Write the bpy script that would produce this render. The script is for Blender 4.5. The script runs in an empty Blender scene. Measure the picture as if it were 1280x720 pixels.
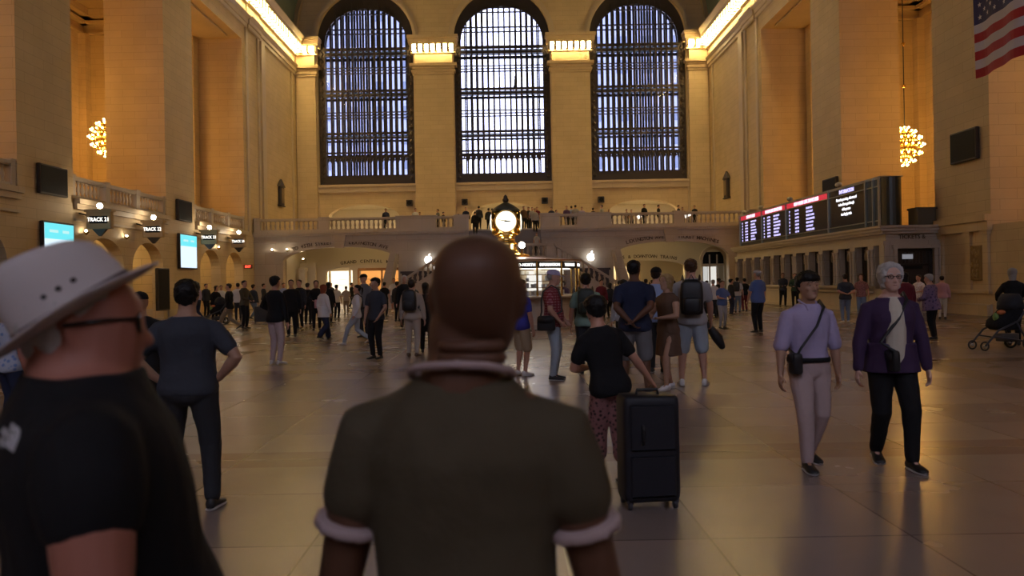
import bpy, math, random
from mathutils import Vector, Matrix, noise
random.seed(7)
R = math.radians
SC = bpy.context.scene
COL = SC.collection

# ------------------------------------------------------------------ camera, world, exposure
CZ = 1.63
cd = bpy.data.cameras.new('camera'); cam = bpy.data.objects.new('camera', cd); COL.objects.link(cam)
cd.sensor_width = 36; cd.lens = 28.125
cd.shift_x = 8/1280; cd.shift_y = -8/1280
cam.matrix_world = Matrix.Translation((0, 0, CZ)) @ Matrix.Rotation(R(90), 4, 'X') @ Matrix.Rotation(0.018, 4, 'Z').inverted()
cd.clip_end = 600
cd.dof.use_dof = True; cd.dof.focus_distance = 22; cd.dof.aperture_fstop = 3.2
SC.camera = cam
SC.view_settings.view_transform = 'Standard'; SC.view_settings.look = 'None'
SC.view_settings.gamma = 1; SC.view_settings.use_curve_mapping = False
SC.view_settings.exposure = 0.0
SC.cycles.use_denoising = True
SC.cycles.max_bounces = 7; SC.cycles.diffuse_bounces = 4; SC.cycles.glossy_bounces = 3
SC.cycles.transparent_max_bounces = 16; SC.cycles.caustics_reflective = False; SC.cycles.caustics_refractive = False
SC.cycles.sample_clamp_indirect = 4
W = bpy.data.worlds.new('world'); SC.world = W; W.use_nodes = True
wn = W.node_tree.nodes; bg = wn['Background']
bg.inputs[0].default_value = (0.76, 0.77, 1.0, 1); bg.inputs[1].default_value = 4.4
# light levels of the hall's own lamps
L_CORNICE, L_CHAND, L_BULB, L_ROOM = 92, 108, 60, 9
WARM = (1.0, 0.66, 0.27)

def at(x, y):                      # a point of the floor seen at pixel (x, y) of the photograph
    u = x - .018*(y-360); v = y + .018*(x-640)
    Y = CZ*1000/(v-352); return ((u-632)*Y/1000, Y)

# ------------------------------------------------------------------ materials
MATS = {}
def mat(name, col=(.5,.5,.5), rough=.6, metal=0, emit=None, es=0, spec=None):
    if name in MATS: return MATS[name]
    m = bpy.data.materials.new(name); m.use_nodes = True; MATS[name] = m
    b = m.node_tree.nodes['Principled BSDF']
    b.inputs['Base Color'].default_value = (*col, 1); b.inputs['Roughness'].default_value = rough
    b.inputs['Metallic'].default_value = metal
    if spec is not None: b.inputs['Specular IOR Level'].default_value = spec
    if emit: b.inputs['Emission Color'].default_value = (*emit, 1); b.inputs['Emission Strength'].default_value = es
    return m
def nd(m, t, **kw):
    n = m.node_tree.nodes.new(t)
    for k, v in kw.items(): setattr(n, k, v)
    return n
def lk(m, a, b): m.node_tree.links.new(a, b)

def stone(name, c1, c2, bw=1.15, rh=.46, mortar=.012, rough=.65, mcol=None, bump=.3):
    m = mat(name, c1, rough); b = m.node_tree.nodes['Principled BSDF']
    tc = nd(m, 'ShaderNodeTexCoord'); sp = nd(m, 'ShaderNodeSeparateXYZ'); lk(m, tc.outputs['Object'], sp.inputs[0])
    ad = nd(m, 'ShaderNodeMath', operation='ADD'); lk(m, sp.outputs[0], ad.inputs[0]); lk(m, sp.outputs[1], ad.inputs[1])
    cb = nd(m, 'ShaderNodeCombineXYZ'); lk(m, ad.outputs[0], cb.inputs[0]); lk(m, sp.outputs[2], cb.inputs[1])
    br = nd(m, 'ShaderNodeTexBrick'); lk(m, cb.outputs[0], br.inputs['Vector'])
    br.inputs['Scale'].default_value = 1; br.inputs['Brick Width'].default_value = bw; br.inputs['Row Height'].default_value = rh
    br.inputs['Mortar Size'].default_value = mortar; br.inputs['Mortar Smooth'].default_value = .3
    br.inputs['Color1'].default_value = (*c1, 1); br.inputs['Color2'].default_value = (*c2, 1)
    mc = mcol or tuple(x*.55 for x in c1); br.inputs['Mortar'].default_value = (*mc, 1)
    ns = nd(m, 'ShaderNodeTexNoise'); ns.inputs['Scale'].default_value = .7; ns.inputs['Detail'].default_value = 6
    lk(m, tc.outputs['Object'], ns.inputs['Vector'])
    mr = nd(m, 'ShaderNodeMapRange'); mr.inputs[3].default_value = .8; mr.inputs[4].default_value = 1.15
    lk(m, ns.outputs[0], mr.inputs[0])
    mx = nd(m, 'ShaderNodeMixRGB', blend_type='MULTIPLY'); mx.inputs[0].default_value = 1
    lk(m, br.outputs['Color'], mx.inputs[1]); lk(m, mr.outputs[0], mx.inputs[2]); lk(m, mx.outputs[0], b.inputs['Base Color'])
    bp = nd(m, 'ShaderNodeBump'); bp.inputs['Strength'].default_value = bump; bp.inputs['Distance'].default_value = .02
    iv = nd(m, 'ShaderNodeMath', operation='SUBTRACT'); iv.inputs[0].default_value = 1; lk(m, br.outputs['Fac'], iv.inputs[1])
    lk(m, iv.outputs[0], bp.inputs['Height']); lk(m, bp.outputs[0], b.inputs['Normal'])
    return m
STONE = stone('caen_stone', (.60,.46,.28), (.56,.425,.255), bw=1.3, rh=.40, mortar=.010, mcol=(.44,.33,.20), bump=.2)
SMOOTH = stone('dressed_stone', (.56,.45,.31), (.53,.42,.29), bw=2.6, rh=9, mortar=.006, rough=.5, bump=.1)
MARBLE = stone('pale_marble', (.50,.43,.35), (.46,.39,.31), bw=1.6, rh=.8, mortar=.006, rough=.35, bump=.1)

def floor_mat():
    m = mat('polished_marble_floor', (.3,.24,.2), .2); b = m.node_tree.nodes['Principled BSDF']
    tc = nd(m, 'ShaderNodeTexCoord')
    br = nd(m, 'ShaderNodeTexBrick'); br.offset = 0; lk(m, tc.outputs['Object'], br.inputs['Vector'])
    br.inputs['Scale'].default_value = 1; br.inputs['Brick Width'].default_value = 1.25; br.inputs['Row Height'].default_value = 1.25
    br.inputs['Mortar Size'].default_value = .008
    br.inputs['Color1'].default_value = (.33,.262,.228,1); br.inputs['Color2'].default_value = (.235,.188,.168,1); br.inputs['Mortar'].default_value = (.13,.10,.08,1)
    b2 = nd(m, 'ShaderNodeTexBrick'); b2.offset = 0; lk(m, tc.outputs['Object'], b2.inputs['Vector'])
    b2.inputs['Scale'].default_value = 1; b2.inputs['Brick Width'].default_value = 7.5; b2.inputs['Row Height'].default_value = 7.5
    b2.inputs['Mortar Size'].default_value = .32; b2.inputs['Mortar Smooth'].default_value = 0
    b2.inputs['Color1'].default_value = (1,1,1,1); b2.inputs['Color2'].default_value = (1,.97,.94,1); b2.inputs['Mortar'].default_value = (.78,.70,.66,1)
    mx = nd(m, 'ShaderNodeMixRGB', blend_type='MULTIPLY'); mx.inputs[0].default_value = 1
    lk(m, br.outputs['Color'], mx.inputs[1]); lk(m, b2.outputs['Color'], mx.inputs[2])
    ns = nd(m, 'ShaderNodeTexNoise'); ns.inputs['Scale'].default_value = 2.2; ns.inputs['Detail'].default_value = 7; ns.inputs['Distortion'].default_value = .5
    lk(m, tc.outputs['Object'], ns.inputs['Vector'])
    mr = nd(m, 'ShaderNodeMapRange'); mr.inputs[3].default_value = .92; mr.inputs[4].default_value = 1.08; lk(m, ns.outputs[0], mr.inputs[0])
    m2 = nd(m, 'ShaderNodeMixRGB', blend_type='MULTIPLY'); m2.inputs[0].default_value = 1
    lk(m, mx.outputs[0], m2.inputs[1]); lk(m, mr.outputs[0], m2.inputs[2]); lk(m, m2.outputs[0], b.inputs['Base Color'])
    n2 = nd(m, 'ShaderNodeTexNoise'); n2.inputs['Scale'].default_value = .5; n2.inputs['Detail'].default_value = 5; lk(m, tc.outputs['Object'], n2.inputs['Vector'])
    r2 = nd(m, 'ShaderNodeMapRange'); r2.inputs[3].default_value = .255; r2.inputs[4].default_value = .285; lk(m, n2.outputs[0], r2.inputs[0]); lk(m, r2.outputs[0], b.inputs['Roughness'])
    n3 = nd(m, 'ShaderNodeTexNoise'); n3.inputs['Scale'].default_value = 1.6; n3.inputs['Detail'].default_value = 2; lk(m, tc.outputs['Object'], n3.inputs['Vector'])
    bp = nd(m, 'ShaderNodeBump'); bp.inputs['Strength'].default_value = .035; bp.inputs['Distance'].default_value = .02
    lk(m, n3.outputs[0], bp.inputs['Height']); lk(m, bp.outputs[0], b.inputs['Normal'])
    return m
FLOOR = floor_mat()
BRONZE = mat('dark_bronze', (.055,.045,.04), .45, .6)
IRON = mat('dark_iron', (.05,.05,.06), .5, .3)
BRASS = mat('polished_brass', (.78,.52,.16), .22, 1)
BLACK = mat('black_panel', (.008,.008,.009), .6, spec=.15)
PLASTER = mat('cream_plaster', (.72,.64,.50), .8)
CEIL = mat('dark_teal_vault', (.10,.13,.12), .8)
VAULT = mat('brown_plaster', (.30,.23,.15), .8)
WHITE = mat('white_marble', (.62,.57,.52), .4)
def emi(name, col, s): return mat(name, (.02,.02,.02), .5, 0, col, s)
LAMP = emi('cornice_glow', (1,.72,.28), L_CORNICE)
BULB = emi('bulb_glow', (1,.52,.12), L_CHAND)
GLOBE = emi('globe_glow', (1,.84,.60), L_BULB)
CORR = emi('corridor_globe', (1,.74,.36), 230)
UPPER = emi('upper_room_glow', (1,.80,.50), 95)
TUBE = emi('room_lamp_glow', (1,.83,.55), L_ROOM)
WTXT = emi('white_letters', (1,.96,.9), 2.0)
def glass_mat():
    m = bpy.data.materials.new('window_glass'); m.use_nodes = True; MATS['window_glass'] = m
    n = m.node_tree.nodes; n.clear()
    o = n.new('ShaderNodeOutputMaterial'); mx = n.new('ShaderNodeMixShader'); t = n.new('ShaderNodeBsdfTransparent'); g = n.new('ShaderNodeBsdfGlossy')
    t.inputs[0].default_value = (.90,.92,.98,1); g.inputs['Roughness'].default_value = .05; mx.inputs[0].default_value = .03
    lk(m, t.outputs[0], mx.inputs[1]); lk(m, g.outputs[0], mx.inputs[2]); lk(m, mx.outputs[0], o.inputs[0]); return m
GLASS = glass_mat()

# ------------------------------------------------------------------ mesh helpers
class MB:
    def __init__(s): s.v = []; s.f = []
    def hexa(s, p):                # p: 4 bottom (ccw), 4 top
        n = len(s.v); s.v += [tuple(q) for q in p]
        s.f += [(n+3,n+2,n+1,n), (n+4,n+5,n+6,n+7)] + [(n+i, n+(i+1)%4, n+4+(i+1)%4, n+4+i) for i in range(4)]
        return s
    def box(s, x0, x1, y0, y1, z0, z1):
        x0,x1 = min(x0,x1),max(x0,x1); y0,y1 = min(y0,y1),max(y0,y1)
        return s.hexa([(x0,y0,z0),(x1,y0,z0),(x1,y1,z0),(x0,y1,z0),(x0,y0,z1),(x1,y0,z1),(x1,y1,z1),(x0,y1,z1)])
    def bbox(s, x0, x1, y0, y1, z0, z1, b=.02):     # box with chamfered vertical and top edges
        x0,x1 = min(x0,x1),max(x0,x1); y0,y1 = min(y0,y1),max(y0,y1)
        def rg(d, z): return [(x0+b+d,y0+d,z),(x1-b-d,y0+d,z),(x1-d,y0+b+d,z),(x1-d,y1-b-d,z),(x1-b-d,y1-d,z),(x0+b+d,y1-d,z),(x0+d,y1-b-d,z),(x0+d,y0+b+d,z)]
        return s.rings([rg(b,z0), rg(0,z0+b), rg(0,z1-b), rg(b,z1)])
    def rings(s, rs, cap=True, close=True):
        n = len(s.v); k = len(rs[0])
        for r in rs: s.v += [tuple(q) for q in r]
        for i in range(len(rs)-1):
            for j in range(k if close else k-1):
                a = n+i*k+j; b = n+i*k+(j+1)%k; s.f.append((a,b,b+k,a+k))
        if cap: s.f.append(tuple(n+j for j in reversed(range(k)))); s.f.append(tuple(n+(len(rs)-1)*k+j for j in range(k)))
        return s
    def lathe(s, prof, c=(0,0,0), n=16, sx=1, sy=1):
        return s.rings([[(c[0]+r*sx*math.cos(2*math.pi*j/n), c[1]+r*sy*math.sin(2*math.pi*j/n), c[2]+z) for j in range(n)] for r, z in prof])
    def tube(s, pts, rad, n=10, flat=1.0, ball=True):   # rounded tube through pts
        pts = [Vector(p) for p in pts]; rr = rad if isinstance(rad, (list,tuple)) else [rad]*len(pts)
        P, Q = [], []
        d0 = (pts[1]-pts[0]).normalized(); d1 = (pts[-1]-pts[-2]).normalized()
        if ball:
            for a in (90, 60, 30): P.append(pts[0]-d0*rr[0]*math.sin(R(a))); Q.append(max(rr[0]*math.cos(R(a)), rr[0]*.04))
        for p, r in zip(pts, rr): P.append(p); Q.append(r)
        if ball:
            for a in (30, 60, 90): P.append(pts[-1]+d1*rr[-1]*math.sin(R(a))); Q.append(max(rr[-1]*math.cos(R(a)), rr[-1]*.04))
        ref = None; rs = []
        for i, (p, r) in enumerate(zip(P, Q)):
            d = (P[min(i+1,len(P)-1)]-P[max(i-1,0)]).normalized()
            if ref is None:
                up = Vector((0,1,0)) if abs(d.z) > .8 else Vector((0,0,1)); ref = d.cross(up).normalized()
            ref = (ref - d*ref.dot(d)).normalized(); bi = d.cross(ref)
            rs.append([p+ref*r*math.cos(2*math.pi*j/n)+bi*r*flat*math.sin(2*math.pi*j/n) for j in range(n)])
        return s.rings(rs)
    def ball(s, c, r, n=12, m=8):
        rx, ry, rz = r if isinstance(r, (tuple,list)) else (r,r,r); c = Vector(c)
        rs = []
        for i in range(m+1):
            a = -math.pi/2+math.pi*i/m; q = max(math.cos(a), .02)
            rs.append([(c.x+rx*q*math.cos(2*math.pi*j/n), c.y+ry*q*math.sin(2*math.pi*j/n), c.z+rz*math.sin(a)) for j in range(n)])
        return s.rings(rs)
    def xf(s, M, i0=0):
        for i in range(i0, len(s.v)): s.v[i] = tuple(M @ Vector(s.v[i]))
        return s
    def mesh(s, name, m=None, smooth=False):
        me = bpy.data.meshes.new(name); me.from_pydata(s.v, [], s.f); me.update()
        if m: me.materials.append(m)
        if smooth: me.polygons.foreach_set('use_smooth', [True]*len(me.polygons))
        return me
    def build(s, name, m, parent=None, smooth=False):
        o = bpy.data.objects.new(name, s.mesh(name, m, smooth)); COL.objects.link(o)
        if parent: o.parent = parent
        return o
def tag(o, label=None, cat=None, group=None, kind=None):
    if label: o['label'] = label
    if cat: o['category'] = cat
    if group: o['group'] = group
    if kind: o['kind'] = kind
    return o
def struct(name, mb, m, smooth=False): return tag(mb.build(name, m, None, smooth), kind='structure')
def empty(name, loc, rz=0):
    o = bpy.data.objects.new(name, None); COL.objects.link(o); o.location = loc; o.rotation_euler.z = rz; o.empty_display_size = .2; return o
def inst(name, data, parent=None, loc=(0,0,0), rz=0):
    o = bpy.data.objects.new(name, data); COL.objects.link(o); o.parent = parent; o.location = loc; o.rotation_euler.z = rz; return o
def copy_tree(o, parent=None):
    c = o.copy(); COL.objects.link(c)
    if parent: c.parent = parent
    for ch in list(o.children): copy_tree(ch, c)
    return c
CONVERT = []
def text(name, s, size, m, loc, rot, parent=None, ext=.004, align='CENTER', bold=0, sx=1):
    c = bpy.data.curves.new(name, 'FONT'); c.body = s; c.size = size; c.extrude = ext; c.align_x = align; c.align_y = 'CENTER'; c.offset = bold
    c.resolution_u = 2; c.materials.append(m)
    o = bpy.data.objects.new(name, c); COL.objects.link(o); o.location = loc; o.rotation_euler = rot; o.scale = (sx,1,1)
    if parent: o.parent = parent
    CONVERT.append(o); return o
def slab(mb, S, seg, P, t):
    for a, b in zip(S, S[1:]):
        e = (b-a)*1e-3
        for (z0,z1),(w0,w1) in zip(seg(a+e), seg(b-e)):
            if z1-z0 < 1e-4 and w1-w0 < 1e-4: continue
            mb.hexa([P(a,z0,0),P(b,w0,0),P(b,w0,t),P(a,z0,t),P(a,z1,0),P(b,w1,0),P(b,w1,t),P(a,z1,t)])
def arc_z(x, c, hw, spring, crown):       # segmental or round arch height at x
    q = max(0, 1-((x-c)/hw)**2); return spring+(crown-spring)*math.sqrt(q)
def samples(a, b, cuts, n=20):
    S = {a, b}
    for c0, c1 in cuts:
        for i in range(n+1): S.add(c0+(c1-c0)*(.5-.5*math.cos(math.pi*i/n)))
    return sorted(S)
# ------------------------------------------------------------------ the hall
HW, YE, YW = 18.3, 71.2, -13.0
struct('floor', MB().box(-24, 24, YW-1, 86, -.3, 0), FLOOR)
WINX = [-12.12, 0.02, 12.1]; WHW = 4.27; SILL = 10.5; SPR = 23.35; CRN = 27.65
PASS = [(-9.3-3.2, 3.2), (0, 2.95), (12.4, 3.2)]      # passages at balcony level (centre, half width)
# east wall
def east_seg(x):
    z = [(0 if abs(x) < 0 else 0, 0)]
    top = 38.2
    for c in WINX:
        if abs(x-c) < WHW: hole = (SILL, arc_z(x, c, WHW, SPR, CRN)); break
    else: hole = (SILL, SILL)
    for c, h in PASS:
        if abs(x-c) < h: low = (5.5, arc_z(x, c, h, 7.5, 8.75)); break
    else: low = (5.5, 5.5)
    lower = (3.6, 5.5) if abs(abs(x)-12) < 5 else (0, 5.5)
    return [lower, (low[1], hole[0]), (hole[1], top)]
mb = MB()
slab(mb, samples(-HW-.6, HW+.6, [(c-WHW, c+WHW) for c in WINX]+[(c-h, c+h) for c, h in PASS]+[(-17,-7),(7,17)], 24), east_seg, lambda s,z,d: (s, YE+d, z), .9)
struct('wall_east', mb, STONE)
# archivolts, sills, jambs and string mouldings of the east wall
mb = MB()
for c in WINX:
    for k in range(24):
        a0, a1 = math.pi*k/24, math.pi*(k+1)/24
        for r0, r1, dy in ((WHW, WHW+.28, .22), (WHW+.28, WHW+.5, .10)):
            q = lambda a, r, y: (c+r*math.cos(a), y, SPR+r*1.0*math.sin(a))
            mb.hexa([q(a0,r0,YE-dy),q(a0,r1,YE-dy),q(a0,r1,YE),q(a0,r0,YE),q(a1,r0,YE-dy),q(a1,r1,YE-dy),q(a1,r1,YE),q(a1,r0,YE)])
    mb.box(c-WHW-.05, c+WHW+.05, YE-.35, YE, SILL-.22, SILL-.02).box(c-WHW-.05, c+WHW+.05, YE-.22, YE, SILL-.7, SILL-.22)
    for s in (-1, 1): mb.box(c+s*WHW, c+s*(WHW+.22), YE-.18, YE, 5.5, SPR)
struct('trim_1', mb, SMOOTH)
# pilasters with capitals
LP = MB().rings([[(-.17,-.15,0),(.17,-.15,0),(.17,.15,0),(-.17,.15,0)],[(-.19,-.18,.1),(.19,-.18,.1),(.19,.18,.1),(-.19,.18,.1)],[(-.19,-.18,.42),(.19,-.18,.42),(.19,.18,.42),(-.19,.18,.42)],[(-.12,-.12,.5),(.12,-.12,.5),(.12,.12,.5),(-.12,.12,.5)]]).mesh('lamp', LAMP)
def lamp(p, rz, label, group):
    return tag(inst('cornice_lamp', LP, None, p, rz), label, 'lamp', group)
mb = MB(); dm = MB()
for pi, (x0, x1) in enumerate([(-7.83,-4.27), (4.31,7.83), (-HW,-16.45), (16.45,HW)]):
    y = YE-.5
    mb.box(x0+.05, x1-.05, y, YE, 5.5, 20.05)
    mb.box(x0-.02, x1+.02, y-.08, YE, 5.5, 6.6)
    for d, z0, z1 in ((.10,20.05,20.25),(.20,20.25,20.45),(.12,20.55,20.75),(.34,20.75,21.0)): mb.box(x0+.05-d, x1-.05+d, y-d, YE, z0, z1)
    mb.box(x0+.1, x1-.1, y-.02, YE, 20.4, 21.95)
    for d, z0, z1 in ((.55,22.62,22.75),(.62,22.75,23.1),(.75,23.1,23.38)): mb.box(x0-d*.6, x1+d*.6, y-d, YE, z0, z1)
    mb.box(x0-.2, x1+.2, y-.12, YE, 21.92, 22.1)
    n = 7 if pi < 2 else 3
    for k in range(n):
        x = x0-.12+(x1-x0+.24)*(k+.5)/n
        lamp((x, y-.27, 22.12), 0, 'square glowing lamp under the capital of the %s' % ['pier left of the middle window','pier right of the middle window','corner pilaster at the left end','corner pilaster at the right end'][pi], 'glowing lamps under pilaster capitals')
    for k in range(n+1):
        x = x0-.12+(x1-x0+.24)*k/n; dm.box(x-.11, x+.11, y-.60, y, 22.05, 22.62)
struct('trim_2', mb, STONE); struct('trim_3', dm, SMOOTH)
# east windows : two layers of glazing with walkways between
def window(n, c):
    root = empty('window_%d' % n, (c, YE, 0)); tag(root, kind='structure')
    for lay, (y, th, w) in enumerate(((.35, .12, .092), (2.1, .10, .09))):
        w *= .72 if n == 2 else 1.06
        fr = MB(); g = .62 if lay == 0 else .35
        for s in (-1, 1):      # jamb panels with a run of raised diamonds
            fr.box(s*(WHW-g), s*(WHW+ (0 if lay==0 else .3)), y-.05, y+th, SILL, SPR)
            if lay == 0:
                z = SILL+.2
                while z < SPR-.3:
                    x = s*(WHW-g/2); fr.rings([[(x-.2,y-.06,z+.3),(x,y-.06,z),(x+.2,y-.06,z+.3),(x,y-.06,z+.6)],[(x-.08,y-.14,z+.3),(x,y-.14,z+.18),(x+.08,y-.14,z+.3),(x,y-.14,z+.42)]]); z += .66
        N = 28
        for k in range(N):
            a0, a1 = math.pi*k/N, math.pi*(k+1)/N; r0 = WHW-g*1.05; r1 = WHW+.02
            q = lambda a, r, yy: (r*math.cos(a), yy, SPR+(r if r > r0 else r*(.80 if lay == 0 else .9))*math.sin(a))
            fr.hexa([q(a0,r0,y-.05),q(a0,r1,y-.05),q(a0,r1,y+th),q(a0,r0,y+th),q(a1,r0,y-.05),q(a1,r1,y-.05),q(a1,r1,y+th),q(a1,r0,y+th)])
        fr.box(-WHW, WHW, y-.08, y+th, SILL, SILL+.75)
        fr.box(-WHW, WHW, y-.1, y+th, SILL+.75, SILL+.85)
        fr.build('frame', BRONZE, root)
        ml = MB(); nb = 15; half = WHW-g
        for k in range(1, nb):
            x = -half+2*half*k/nb; ml.box(x-w, x+w, y, y+th, SILL+.7, arc_z(x, 0, WHW-g*1.1, SPR, SPR+WHW-g*1.1))
            if lay == 0 and k % 1 == 0: ml.box(x-.03, x+.03, y-.1, y, SILL+.7, arc_z(x, 0, WHW-g*1.1, SPR, SPR+WHW-g*1.1))
        ml.build('mullions', BRONZE, root)
        tr = MB()
        for z0, z1 in ((12.9,13.05),(13.3,13.45),(14.62,14.78),(15.0,15.2),(16.42,16.5),(16.68,16.76),(16.94,17.02),(18.4,18.62),(18.8,19.0),(20.42,20.5),(20.68,20.74),(20.93,21.0),(22.05,22.3),(22.5,22.75),(23.95,24.03),(24.35,24.45),(25.7,25.78),(26.1,26.2),(26.6,26.66)):
            if lay == 1 and z1-z0 < .14: continue
            h = WHW-g if z0 < SPR else math.sqrt(max(0, (WHW-g)**2-(z0-SPR)**2)); tr.box(-h, h, y-.05, y+th+.02, z0, z1)
        if lay == 0:           # small arched heads over the lowest panes
            for k in range(nb):
                x0 = -half+2*half*k/nb+w; x1 = -half+2*half*(k+1)/nb-w; xm = (x0+x1)/2
                for s, xa in ((1,x0),(-1,x1)):
                    tr.hexa([(xa,y,12.5),(xa+s*.02,y,12.5),(xa+s*.02,y+.1,12.5),(xa,y+.1,12.5),(xa,y,12.9),(xm,y,12.9),(xm,y+.1,12.9),(xa,y+.1,12.9)])
        tr.build('transoms', BRONZE, root)
        gl = MB(); X = [-half+2*half*k/20 for k in range(21)]
        gl.v += [(x, y+.06, SILL+.7) for x in X]+[(x, y+.06, arc_z(x,0,WHW-g,SPR,SPR+WHW-g)) for x in X]
        gl.f += [(k,k+1,k+22,k+21) for k in range(20)]
        gl.build('glass', GLASS, root)
    wk = MB()
    for z in (22.42, 18.72, 14.9, 11.2): wk.box(-WHW-.2, WHW+.2, .5, 2.1, z-.04, z+.04)
    wk.build('walkways', mat('walkway_glass', (.10,.22,.26), .3), root)
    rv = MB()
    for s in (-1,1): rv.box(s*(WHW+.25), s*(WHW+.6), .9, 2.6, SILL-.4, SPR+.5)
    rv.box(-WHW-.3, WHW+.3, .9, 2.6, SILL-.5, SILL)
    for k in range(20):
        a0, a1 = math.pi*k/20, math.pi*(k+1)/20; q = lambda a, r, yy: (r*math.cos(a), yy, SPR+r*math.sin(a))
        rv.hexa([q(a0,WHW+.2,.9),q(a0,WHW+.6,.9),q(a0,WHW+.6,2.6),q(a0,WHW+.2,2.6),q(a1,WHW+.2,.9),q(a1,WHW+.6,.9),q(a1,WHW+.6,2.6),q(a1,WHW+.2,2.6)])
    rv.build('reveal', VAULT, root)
for i, c in enumerate(WINX): window(i+1, c)

# side walls
PIERS = [(3.8,7.7),(17.0,20.9),(30.1,34.0),(43.3,47.3),(56.4,YE+.9)]
BAYS = [(7.7,17.0),(20.9,30.1),(34.0,43.3),(47.3,56.4)]
GATES = [(21.6,25.0),(26.0,29.4),(34.8,38.4),(39.3,42.8),(48.0,51.4),(52.4,55.8)]
for s, nm in ((-1,'north'), (1,'south')):
    F = s*HW
    mb = MB()
    for a, b in PIERS: mb.box(F, s*21.5, a, b, 0, 19.1)
    mb.box(F, s*21.5, YW, 3.8, 0, 19.1)
    mb.box(F, s*21.5, YW, YE+.9, 19.1, 20.6)
    mb.box(F, s*19.3, YW, YE+.9, 20.6, 23.4)
    gs = GATES if s < 0 else []
    def seg(y):
        for a, b in gs:
            if a < y < b: return [(arc_z(y,(a+b)/2,(b-a)/2,2.7,3.95), 5.5)]
        return [(0, 5.5 if s < 0 else 3.45)]
    for a, b in BAYS:
        slab(mb, samples(a, b, [g for g in gs if a < g[0] < b], 16), seg, lambda q,z,d: (F+s*d, q, z), .6)
    FL = 5.25 if s < 0 else 3.2
    mb.box(s*21.4, s*29, 3.8, 56.4, FL, FL+.25)
    for a, b in BAYS: mb.box(F+s*.6, s*21.5, a, b, FL, FL+.25)
    struct('wall_'+nm, mb, STONE)
    mb = MB()                   # upper side passage: back wall, ends, ceiling, crown mouldings
    mb.box(s*29, s*29.5, 3.8, 56.6, FL, 20.8).box(s*21.4, s*29.2, 55.5, 56.6, FL, 20.8).box(s*21.5, s*29.2, 3.4, 3.8, FL, 20.8)
    mb.box(s*21.4, s*29.2, 3.8, 56, 20.8, 21.2)
    for d, z0, z1 in ((.25,19.2,19.35),(.45,19.9,20.1),(.8,20.3,20.8)):
        mb.box(s*(29-d), s*29, 3.8, 55.5, z0, z1).box(s*21.5, s*29, 55.5-d, 55.5, z0, z1)
    for y in (45.3, 55.3): mb.box(s*28.5, s*29, y-.5, y+.5, 5.5, 19.2)
    struct('wall_passage_'+nm, mb, STONE)
    # entablature along the side wall
    prof = [(0,20.1),(.12,20.16),(.12,20.4),(.20,20.44),(.20,20.72),(.38,20.95),(.38,21.03),(.05,21.05),(.05,21.85),(.25,21.9),(.25,22.08),(.3,22.6),(.85,22.62),(.85,22.95),(1.1,23.28),(1.1,23.38),(0,23.4)]
    mb = MB(); 
    mb.rings([[(F-s*d, y, z) for d, z in prof] for y in (YW, 57.3)]); mb.rings([[(F-s*(d+.1), y, z) for d, z in prof] for y in (57.3, 60.1)]); mb.rings([[(F-s*d, y, z) for d, z in prof] for y in (60.1, YE)])
    struct('trim_%d' % (5 if s<0 else 6), mb, SMOOTH)
    mb = MB()
    for y0, y1 in ((57.0,57.4),(59.7,60.1),(69.2,69.5)): mb.box(F, F-s*.12, y0, y1, 5.5, 20.1)
    mb.box(F, F-s*.22, 60.3, 61.2, 5.5, 20.1)
    # ledge moulding and passage soffit groove
    for a, b in BAYS:
        if s < 0: mb.box(F, F-s*.28, a, b, 5.28, 5.5).box(F, F-s*.16, a, b, 5.05, 5.28).box(F, F-s*.10, a, b, 4.55, 4.65)
        mb.box(s*19.0, s*20.9, a+.9, b-.9, 18.98, 19.1)
    for a, b in PIERS[:4]:
        mb.box(F, F-s*.10, a-.02, b+.02, 0, .45)
        for yy in ((a, a+.25), (b-.25, b)): mb.box(F, F-s*.06, *yy, 5.5, 19.0) if False else None
        mb.box(s*18.35, s*21.5, a-.1, a, 0, .5).box(s*18.35, s*21.5, a-.08, a, 2.35, 2.55)
    struct('trim_%d' % (7 if s<0 else 8), mb, SMOOTH)
    # cornice lamps and blocks
    y = YE-.5; k = 0; dm = MB()
    while y > 50:
        lamp((F-s*.52, y, 22.1), R(90), 'glowing lamp in the long row under the %s side cornice' % ('left' if s<0 else 'right'), 'glowing lamps along the side cornices')
        dm.box(F, F-s*.88, y-.455, y-.235, 22.02, 22.62); y -= .69
    struct('trim_%d' % (9 if s<0 else 10), dm, SMOOTH)
# vault and the far (west) wall behind the viewer
mb = MB(); N = 36; P = [(HW*math.cos(math.pi*k/N)*1.0, 23.38+14.4*math.sin(math.pi*k/N)) for k in range(N+1)]
ring = lambda y: [(x, y, z) for x, z in P]+[(x*1.04, y, z+.5) for x, z in reversed(P)]
mb.rings([ring(YW-.5), ring(YE+.5)])
struct('ceiling', mb, CEIL)
mb = MB()                       # plaster ribs where the vault meets the end wall and over the piers
for y0, y1 in ((YE-1.0, YE-.6),(56.4,57.4),(44.8,45.8)):
    r2 = lambda y: [(x*.985, y, z-.3) for x, z in P]+[(x, y, z+.1) for x, z in reversed(P)]
    mb.rings([r2(y0), r2(y1)])
struct('trim_11', mb, VAULT)
def west_seg(x):
    for c in WINX:
        if abs(x-c) < 3.4: return [(0, 11.0), (arc_z(x,c,3.4,20.0,24.0), 38.2)]
    return [(0, 11.0), (11.0, 38.2)]
mb = MB(); slab(mb, samples(-HW-.6, HW+.6, [(c-3.4,c+3.4) for c in WINX], 12), west_seg, lambda q,z,d: (q, YW-d, z), .8)
for c in WINX:
    for k in range(1, 8): mb.box(c-3.4+6.8*k/8-.07, c-3.4+6.8*k/8+.07, YW-.5, YW-.3, 11, 23)
    for z in (13,16,19,21.5): mb.box(c-3.4, c+3.4, YW-.5, YW-.3, z-.12, z+.12)
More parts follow.
